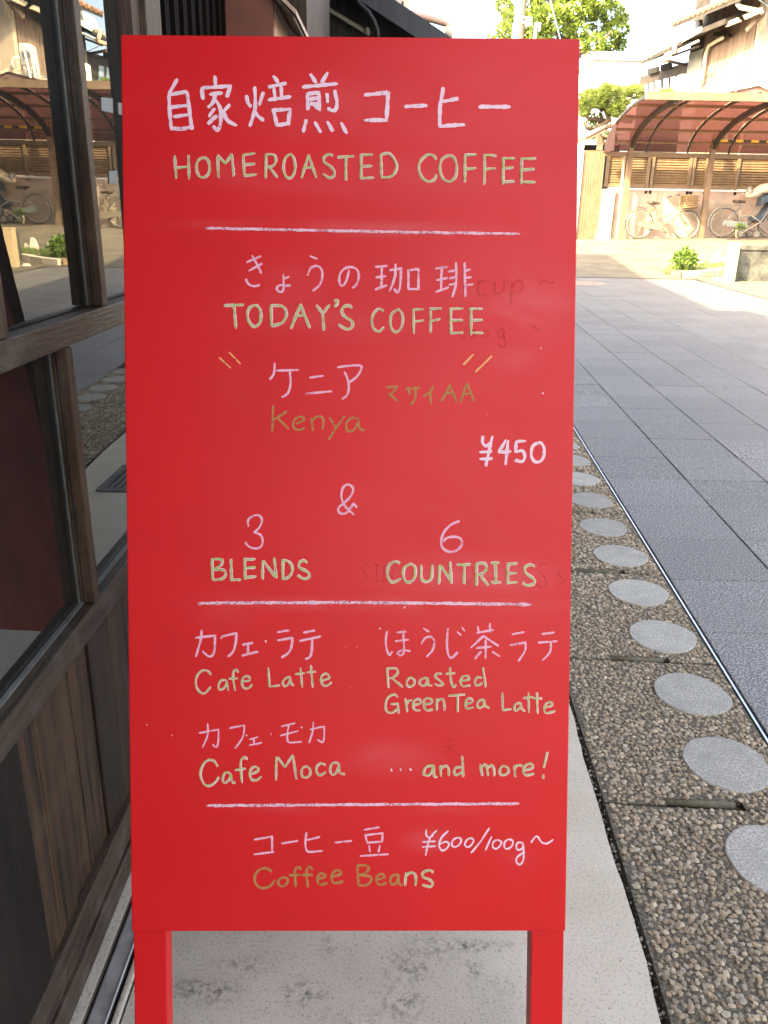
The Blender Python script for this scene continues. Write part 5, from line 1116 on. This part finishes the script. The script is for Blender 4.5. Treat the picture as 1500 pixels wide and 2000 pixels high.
# boards of the near part
jx = [1371, 1387, 1403, 1428, 1451, 1467]
for x0, x1 in zip(jx, jx[1:]):
    a, b = hw(x0+.5, 120), hw(x1-.5, 120); m = MB(); m.prism([(a.x, a.y, 2.2), (b.x, b.y, 2.2), (b.x, b.y, HZ), (a.x, a.y, HZ)], -WN*.04); obj('wall_board', m, M['board_wall'], house)
a, b = hw(1345, 120), hw(1500, 120)
a, b = hw(1345, 120, -.045), hw(1474, 120, -.045); m = MB(); m.prism([(a.x, a.y, .4), (b.x, b.y, .4), (b.x, b.y, HZ), (a.x, a.y, HZ)], -WN*.2); obj('wall', m, M['eave_dark'], house)
a, b = hw(1344, 120, .02), hw(1370, 120, .02); m = MB(); m.prism([(a.x, a.y, 2.2), (b.x, b.y, 2.2), (b.x, b.y, 5.2), (a.x, a.y, 5.2)], -WN*.06); obj('corner_panel', m, M['pale_trim'], house)
a, b = hw(1468, 120, .03), hw(1476, 120, .03); m = MB(); m.prism([(a.x, a.y, .4), (b.x, b.y, .4), (b.x, b.y, HZ), (a.x, a.y, HZ)], -WN*.1); obj('corner_post', m, M['cream_wall'], house)
# dark far part with windows
a, b = hw(1254, 120), hw(1343, 120); m = MB(); m.prism([(a.x, a.y, .6), (b.x, b.y, .6), (b.x, b.y, 5.0), (a.x, a.y, 5.0)], -WN*.1); obj('dark_wall', m, M['eave_dark'], house)
for x0, x1, y0, y1 in ((1258, 1264, 166, 184), (1267, 1276, 163, 184), (1279, 1291, 158, 184), (1294, 1305, 154, 184), (1308, 1319, 151, 184)):
    o = slab('window', [(x0, y1), (x1, y1), (x1, y0-(x1-x0)*.2), (x0, y0)], M['window_blue'], .03, .02)
    m = MB(); m.prism([hw(x0-1.2, y1, .05), hw(x0, y1, .05), hw(x0, y0, .05), hw(x0-1.2, y0+.3, .05)], -WN*.05); obj('frame', m, M['eave_dark'], o)
for x0, y0 in ((1275, 141), (1300, 133)): slab('vent', [(x0-10, y0+5), (x0+8, y0), (x0+8, y0-11), (x0-10, y0-6)], M['black_gap'], .1, .08)
# lower tiled eave: soffit, fascia, tiles, gutter
def eave(pts, proj, mt, name, thick=.06, rise=.28, tiles=True, soffit=True):
    """pts: outer lower edge in photo pixels, near end last; runs on a plane proj metres out from the wall"""
    P = [hw(x, y, proj) for x, y in pts]
    m = MB()
    for p, q in zip(P, P[1:]):
        up = Vector((0, 0, thick)); back = -WN*(proj+.05)+Vector((0, 0, rise))
        m.add([p, q, q+up, p+up, p+back, q+back, q+back+up, p+back+up], [(0, 1, 2, 3), (3, 2, 6, 7), (0, 4, 5, 1), (4, 7, 6, 5), (0, 3, 7, 4), (1, 5, 6, 2)])
    r_ = obj(name, m, M['eave_dark'], house)
    if tiles:
        p, q = P[0], P[-1]; L = (q-p).length; n_ = int(L/.24)
        for k in range(n_):
            c0 = p+(q-p)*((k+.5)/n_)+Vector((0, 0, thick)); m = MB()
            bk = -WN*(proj)+Vector((0, 0, rise+.02)); m.tube([c0+WN*.04+Vector((0, 0, .0)), c0+bk], .1, 8, flat=.55)
            obj('tile', m, mt, r_)
    return P
eave([(1252, 126), (1330, 87)], .75, M['tile_grey'], 'lower_roof', .1, .3)
eave([(1330, 84), (1375, 63), (1415, 47)], .7, M['white_plaster'], 'lower_roof', .12, .25, tiles=False)
slab('fascia', [(1322, 88), (1369, 62), (1369, 52), (1322, 76)], M['white_plaster'], .74, .03)
slab('eave_board', [(1417, 53), (1445, 42), (1440, 34), (1415, 44)], M['cream_wall'], .6, .05)
slab('eave_board', [(1455, 38), (1486, 24), (1486, 14), (1450, 30)], M['cream_wall'], .62, .05)
slab('rafter', [(1459, 62), (1490, 30), (1493, 8), (1489, 3), (1466, 46), (1456, 56)], M['board_wall'], .4, .06)
m = MB(); m.tube([hw(1252, 133, .8), hw(1300, 110, .8), hw(1364, 80, .8)], .035, 8); obj('gutter', m, M['tile_grey'], house)
m = MB(); m.tube([hw(1313, 109, .5), hw(1366, 90, .4)], .03, 8); obj('gutter', m, M['eave_dark'], house)
# upper roof with red tiles
eave([(1312, 56), (1380, 28), (1440, 4), (1500, -24)], .9, M['tile_red'], 'upper_roof', .1, .4)
slab('white_wall', [(1320, 80), (1366, 58), (1366, 38), (1330, 56)], M['white_plaster'], .25, .1)
# rain pipes
m = MB(); m.tube([hw(1315, 80, .95), hw(1318, 95, .95), hw(1320, 100, .95), hw(1301, 107, .95), hw(1298, 114, .95), hw(1301, 120, .95)], .055, 10); obj('rain_pipe', m, M['pvc'], house, label='salmon pink rain pipe bend')
m = MB(); m.tube([hw(1304, 119, .9), hw(1340, 127, .1)], .04, 8); obj('rain_pipe', m, M['eave_dark'], house)
m = MB(); m.tube([hw(1411, 74, .2), hw(1400, 80, .12), hw(1384, 90, .12), hw(1379, 105, .12), hw(1375, 130, .12), hw(1372, 155, .12), hw(1366, 163, .12)], .045, 8); obj('rain_pipe', m, M['cream_pipe'], house)
m = MB(); m.tube([hw(1441, -12, .8), hw(1441, 8, .8), hw(1446, 14, .8), hw(1486, 22, .5), hw(1492, 28, .3), hw(1489, 60, .2)], .055, 10); obj('rain_pipe', m, M['cream_pipe'], house)
slab('bracket', [(1392, 70), (1422, 72), (1422, 66), (1396, 62)], M['black_gap'], .15, .1)
# front wall that faces the lane, right edge of the view
c0 = hw(1476, 100, .03)
m = MB(); m.box((c0.x, c0.y-.06, .4), (14, c0.y+.1, HZ)); obj('wall', m, M['cream_wall'], house)
m = MB(); m.box((c0.x-.6, c0.y-.8, HZ), (14, c0.y+.3, HZ+.15)); obj('eave', m, M['tile_red'], house)
# small tiled porch roof with pinkish gable above the carport
Yq = 20.95
t = thing('porch_roof', tuple(atY(1470, 180, Yq)), 'small tiled porch roof with salmon gable just above the carport beam', 'roof')
m = MB(); pr2 = [(1376, 186), (1482, 160), (1500, 168), (1560, 196)]
m.prism([atY(x, y, Yq) for x, y in [(1376, 186), (1482, 161), (1560, 196), (1560, 203), (1482, 167), (1376, 190)]], (0, .7, 0)); obj('roof_slab', m, M['cream_pipe'], t)
m = MB(); m.prism([atY(x, y, Yq+.1) for x, y in [(1392, 187), (1482, 167), (1552, 200), (1552, 215), (1392, 215)]], (0, .1, 0)); obj('gable', m, M['pvc'], t)
m = MB(); m.prism([atY(x, y, Yq+.08) for x, y in [(1448, 190), (1486, 179), (1504, 190)]], (0, .015, 0)); obj('opening', m, M['black_gap'], t)
for k in range(12):
    px = 1380+k*8.5; p = atY(px, 185-(px-1376)*.236-1.5, Yq+.02); m = MB(); m.tube([p, p+Vector((0, .66, 0))], .045, 8, flat=.6); obj('tile', m, M['tile_grey' if k < 6 else 'kerb'], t)
# air conditioners
def aircon(px, py, w_px, h_px, Y, label):
    a, b = atY(px, py+h_px, Y), atY(px+w_px, py, Y)
    t = thing('air_conditioner', ((a.x+b.x)/2, Y+.15, a.z), label, 'air conditioner', 'outdoor air conditioners on the timber house')
    m = MB(); m.box((a.x, Y, a.z+.03), (b.x, Y+.3, b.z)); obj('case', m, M['ac_white'], t, bevel=.015)
    cx, cz, r = (a.x+b.x)/2-.04, (a.z+b.z)/2, min(b.x-a.x, b.z-a.z)*.38
    for k in range(4):
        m = MB(); m.tube([(cx+r*(k+1)/4*math.cos(q), Y-.008, cz+r*(k+1)/4*math.sin(q)) for q in [2*math.pi*i/20 for i in range(20)]], .006, 5, closed=True); obj('grille_ring', m, M['tile_grey'], t)
    for x in (a.x+.04, b.x-.1):
        m = MB(); m.box((x, Y+.02, a.z-.03), (x+.06, Y+.28, a.z+.0295)); obj('foot', m, M['ac_white'], t)
    return a, b
a, b = aircon(1436, 110, 27, 46, 20.95, 'ivory air conditioner on a white stand above the porch roof')
t = thing('white_stand', (a.x-.2, 20.9, a.z), 'white angled metal stand beside the air conditioner on the porch roof', 'stand')
for x0, x1 in ((1430, 1418), (1436, 1426), (1452, 1436)):
    m = MB(); m.bar(atY(x0, 118, 20.88), atY(x1, 178, 20.8), .05, .03); obj('strut', m, M['white_plaster'], t)
m = MB(); m.bar(atY(1419, 172, 20.85), atY(1450, 160, 20.85), .04, .03); obj('strut', m, M['white_plaster'], t)
m = MB(); m.tube([atY(1460, 138, 20.9), atY(1470, 140, 20.9), atY(1474, 150, 20.9), atY(1470, 160, 20.9)], .03, 8); tag(obj('hose', m, M['ac_white']), 'ivory insulated hose curving from the air conditioner on the porch roof', 'hose')
aircon(1325, 145, 28, 42, 20.9, 'ivory air conditioner behind the carport beam beside the dark windows')
m = MB(); a, b = atY(1352, 190, 20.95), atY(1370, 162, 20.95); m.box((a.x, 20.95, a.z), (b.x, 21.15, b.z)); tag(obj('meter_cabinet', m, M['ac_white'], bevel=.02), 'small ivory cabinet right of the air conditioner behind the carport beam', 'cabinet')
# extension of the row to the right, beyond the picture
t = thing('side_house', (13, 24, .5), 'pale house wall at the right end of the row', 'building')
m = MB(); m.box((14.05, 21.8, .4), (24, 30, 6.0)); obj('wall', m, M['cream_wall'], t); m = MB(); m.box((13.9, 21.2, 6.0), (24.5, 30.5, 6.2)); obj('roof', m, M['tile_grey'], t)

# ---- white flat-roofed building farther off
Yb = 34.
t = thing('white_building', tuple(atY(1200, 300, Yb)), 'plain white flat-roofed building with parapet behind the pruned pine', 'building')
a, b = atY(1163, 118, Yb), atY(1253, 118, Yb); c = atY(1100, 158, Yb)
zt3 = a.z
m = MB(); m.box((a.x, Yb, .3), (b.x, Yb+8, zt3)); obj('wall', m, M['white_plaster'], t)
m = MB(); m.box((a.x-.12, Yb-.12, zt3), (b.x+.12, Yb+8, zt3+.28)); obj('parapet', m, M['pale_trim'], t)
m = MB(); m.box((a.x-6, Yb+5, .3), (a.x-.01, Yb+9, zt3+.1)); obj('wall', m, M['white_plaster'], t)
m = MB(); m.box((a.x-6, Yb+4.8, zt3+.1), (a.x-.13, Yb+9, zt3+.5)); obj('parapet', m, M['pale_trim'], t)
# a grey-blue house glimpsed through the pine
t = thing('grey_house', tuple(atY(1150, 300, 30)), 'bluish grey house side glimpsed through the dark pine branches', 'building')
a, b = atY(1080, 300, 30), atY(1215, 205, 30); m = MB(); m.box((a.x, 30, .4), (b.x, 33, b.z)); obj('wall', m, mat('bluish render', (.3, .36, .4), (.42, .48, .52), scale=2, rough=.8), t)
m = MB(); m.box((a.x-.2, 29.8, b.z), (b.x+.2, 33.2, b.z+.12)); obj('roof', m, M['tile_grey'], t)

# ================================================================== TREES
def tree_leaves(m, lobes, size, rnd, squash=.8):
    for c, r, n_ in lobes: leaves(m, c, (r, r*.9, r*squash), n_, size, rnd, (0, 1))
rnd = random.Random(77)
Yt = 40.
t = thing('broadleaf_tree', tuple(atY(1105, 420, Yt)), 'large bright green broadleaf tree behind the utility pole and white building', 'tree')
base = atY(1105, 420, Yt); m = MB(); tr = [atY(x, y, Yt+1.4) for x, y in ((1105, 420), (1108, 250), (1120, 130), (1110, 40), (1100, -60))]
m.tube(tr, .45, 10, r1=.12); obj('trunk', m, M['bark'], t)
for k, (x0, y0, x1, y1) in enumerate([(1118, 140, 1180, 105), (1150, 122, 1195, 60), (1115, 90, 1050, 40), (1112, 60, 1170, 5), (1110, 40, 1040, -30), (1118, 130, 1060, 95), (1125, 110, 1150, 100)]):
    m = MB(); m.tube([atY(x0, y0, Yt), atY((x0+x1)/2, (y0+y1)/2-4, Yt-.5), atY(x1, y1, Yt-1)], .14, 6, r1=.04); obj('limb', m, M['bark'], t)
lob = []
for (x, y, r, dy) in [(1010, 40, 26, 0), (985, 60, 14, 1), (1030, 10, 26, 1), (1050, 75, 22, 0), (1075, 35, 22, -1), (1065, -20, 30, 0), (1100, -40, 34, 1), (1145, -30, 32, 0), (1175, 0, 22, -1), (1195, 25, 20, 0), (1205, 55, 18, -.5), (1190, 80, 20, 0), (1160, 88, 20, -1), (1130, 85, 17, 0), (1150, 20, 18, -.5), (1100, 15, 16, .6), (1085, 70, 16, 1), (1170, 45, 18, .8), (1210, 85, 12, 0), (1000, 90, 18, 1), (985, 10, 14, 1), (960, 80, 10, 2), (1125, 105, 10, 1.5), (1215, 40, 10, 0), (1105, 88, 14, .5), (1110, 45, 18, -.8), (1095, 20, 16, -.6), (1130, 62, 15, -.8), (1060, 60, 20, -.6), (1050, 30, 16, -1), (1140, 8, 18, -1), (1018, 70, 16, 0), (1180, 105, 13, 0)]:
    p = atY(x, y, Yt+dy); rad = r*Yt*1.06/F*.93; lob.append((p, rad, int(1500*rad*rad)))
m = MB(); tree_leaves(m, lob, .13, rnd); obj('crown', m, M['leaf'], t)
# pruned pine
Yn = 26.
t = thing('pruned_pine', tuple(atY(1190, 420, Yn)), 'cloud-pruned pine with flat green pads behind the carport\'s left end', 'tree')
m = MB(); m.tube([atY(1190, 420, Yn), atY(1180, 300, Yn), atY(1165, 250, Yn), atY(1190, 235, Yn), atY(1180, 205, Yn)], .16, 8, r1=.06); obj('trunk', m, M['bark'], t)
for br in ([(1172, 252), (1200, 245), (1225, 225)], [(1180, 235), (1150, 232), (1135, 215)], [(1185, 225), (1210, 205), (1240, 190)], [(1168, 262), (1190, 268), (1205, 262)], [(1178, 215), (1160, 200), (1150, 190)], [(1166, 255), (1146, 250), (1140, 238)]):
    m = MB(); m.tube([atY(x, y, Yn-.1*i) for i, (x, y) in enumerate(br)], .07, 6, r1=.025); obj('branch', m, M['bark'], t)
m = MB()
def tufts(cx, cy, rx, ry, n_, dy=0.):
    for k in range(n_):
        a = rnd.uniform(0, 2*math.pi); q = rnd.random()**.5
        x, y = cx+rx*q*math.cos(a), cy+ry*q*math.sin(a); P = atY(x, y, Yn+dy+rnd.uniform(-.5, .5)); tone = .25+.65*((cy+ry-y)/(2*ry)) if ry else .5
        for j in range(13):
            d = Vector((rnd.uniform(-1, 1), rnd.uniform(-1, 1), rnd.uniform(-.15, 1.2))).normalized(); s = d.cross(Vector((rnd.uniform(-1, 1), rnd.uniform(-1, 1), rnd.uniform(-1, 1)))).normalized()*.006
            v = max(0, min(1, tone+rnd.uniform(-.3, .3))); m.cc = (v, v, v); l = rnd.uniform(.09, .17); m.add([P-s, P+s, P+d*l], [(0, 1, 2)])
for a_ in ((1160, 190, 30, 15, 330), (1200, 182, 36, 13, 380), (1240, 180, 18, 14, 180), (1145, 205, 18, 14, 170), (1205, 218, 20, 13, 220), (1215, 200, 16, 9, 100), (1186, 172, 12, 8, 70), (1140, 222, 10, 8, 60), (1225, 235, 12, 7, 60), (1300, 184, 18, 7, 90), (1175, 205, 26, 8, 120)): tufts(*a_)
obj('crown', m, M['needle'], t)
m = MB()
for (x, y, rx, ry, n_) in ((1172, 250, 20, 20, 160), (1160, 232, 16, 10, 80), (1185, 270, 18, 10, 80)):
    for k in range(n_):
        p = atY(x+rnd.uniform(-1, 1)*rx, y+rnd.uniform(-1, 1)*ry, Yn+.3+rnd.uniform(-.4, .4)); v = rnd.uniform(0, .25); m.cc = (v, v, v)
        d = Vector((rnd.uniform(-1, 1), rnd.uniform(-.3, .3), rnd.uniform(-1, 1))).normalized()*.09; s = d.cross(Vector((0, 1, 0)))*.7; m.add([p, p+s, p+d], [(0, 1, 2)])
obj('inner_twigs', m, M['needle'], t, kind='stuff')

# ================================================================== POLES AND WIRES
Yu = 25.
t = thing('utility_pole', tuple(atY(1026, 500, Yu)), 'thick pinkish concrete utility pole with boxes above the signboard\'s right end', 'utility pole')
b0 = atY(1026, 500, Yu); tp = atY(1028, -160, Yu); m = MB(); m.tube([Vector((tp.x, Yu, -.05)), Vector((tp.x, Yu, tp.z))], .17, 16, r1=.14); obj('pole', m, M['pole'], t)
for y in (37, 46): m = MB(); c = atY(1027, y, Yu); m.tube([c-Vector((0, 0, .03)), c+Vector((0, 0, .03))], .178, 16); obj('band', m, M['steel'], t)
for x0, x1, y0, y1 in ((999, 1015, 45, 95), (1040, 1048, 46, 95)):
    a, b = atY(x0, y1, Yu), atY(x1, y0, Yu); m = MB(); m.box((a.x, Yu-.12, a.z), (b.x, Yu+.12, b.z)); bx_ = obj('equipment_box', m, M['tile_grey'], t, bevel=.01)
    m = MB(); m.box((a.x+.05, Yu-.14, a.z+.04), (b.x-.03, Yu-.121, b.z-.05)); obj('cover', m, M['ac_white'], bx_)
m = MB(); m.tube([atY(998, -5, Yu-.1), atY(1019, 30, Yu-.1)], .035, 8); obj('brace', m, M['cream_pipe'], t)
m = MB(); c = atY(1053, 52, Yu); m.tube([c-Vector((0, 0, .09)), c+Vector((0, 0, .09))], .05, 10); obj('lamp', m, M['ac_white'], t)
Yl = 48.
t = thing('lattice_pole', tuple(atY(952, 440, Yl)), 'thin far steel pole with crossarms left of the utility pole', 'utility pole')
c = atY(952, 440, Yl); tz = atY(965, -60, Yl).z; m = MB(); m.tube([(c.x, Yl, 0), (c.x+.3, Yl, tz)], .14, 8, r1=.1); obj('pole', m, M['pole'], t)
for z in (atY(952, 60, Yl).z, atY(952, 25, Yl).z, atY(952, 5, Yl).z):
    m = MB(); m.bar((c.x-.9, Yl, z), (c.x+1.1, Yl, z), .07, .07); obj('crossarm', m, M['steel'], t)
wires = [((860, 120, 30), (955, 5, 47), 'thin black wire rising from the neighbour roof to the far steel pole'), ((880, 75, 30), (958, -20, 47), 'thin black wire just above the first one, left of the far steel pole'),
         ((905, 100, 32), (1010, -30, 25), 'thin black wire climbing steeply towards the utility pole top'), ((965, 60, 47), (1010, 5, 25), 'thin black wire between the far steel pole and the utility pole'),
         ((1262, 45, 33), (1345, 122, 27), 'thin pale wire running down to the dark windows of the timber house')]
for (a0, b0_, lab) in wires:
    A, Bp = atY(*a0), atY(*b0_); n_ = 10; m = MB(); m.tube([A+(Bp-A)*(k/n_)-Vector((0, 0, .35*4*(k/n_)*(1-k/n_)*.4)) for k in range(n_+1)], .011, 5); tag(obj('overhead_wire', m, M['cable']), lab, 'wire')
m = MB(); m.tube([atY(1070, -20, 22), atY(1080, 20, 22.2), atY(1094, 75, 22.5), atY(1100, 110, 22.6)], .018, 6); tag(obj('blue_cable', m, M['cable_blue']), 'pale blue guy cable hanging in front of the broadleaf tree', 'cable')
m = MB(); m.tube([atY(1440, -30, 20), atY(1480, -2, 20.4), atY(1500, 12, 20.8)], .012, 6); tag(obj('blue_cable', m, M['cable_blue']), 'pale blue cable at the top right corner by the timber house', 'cable')
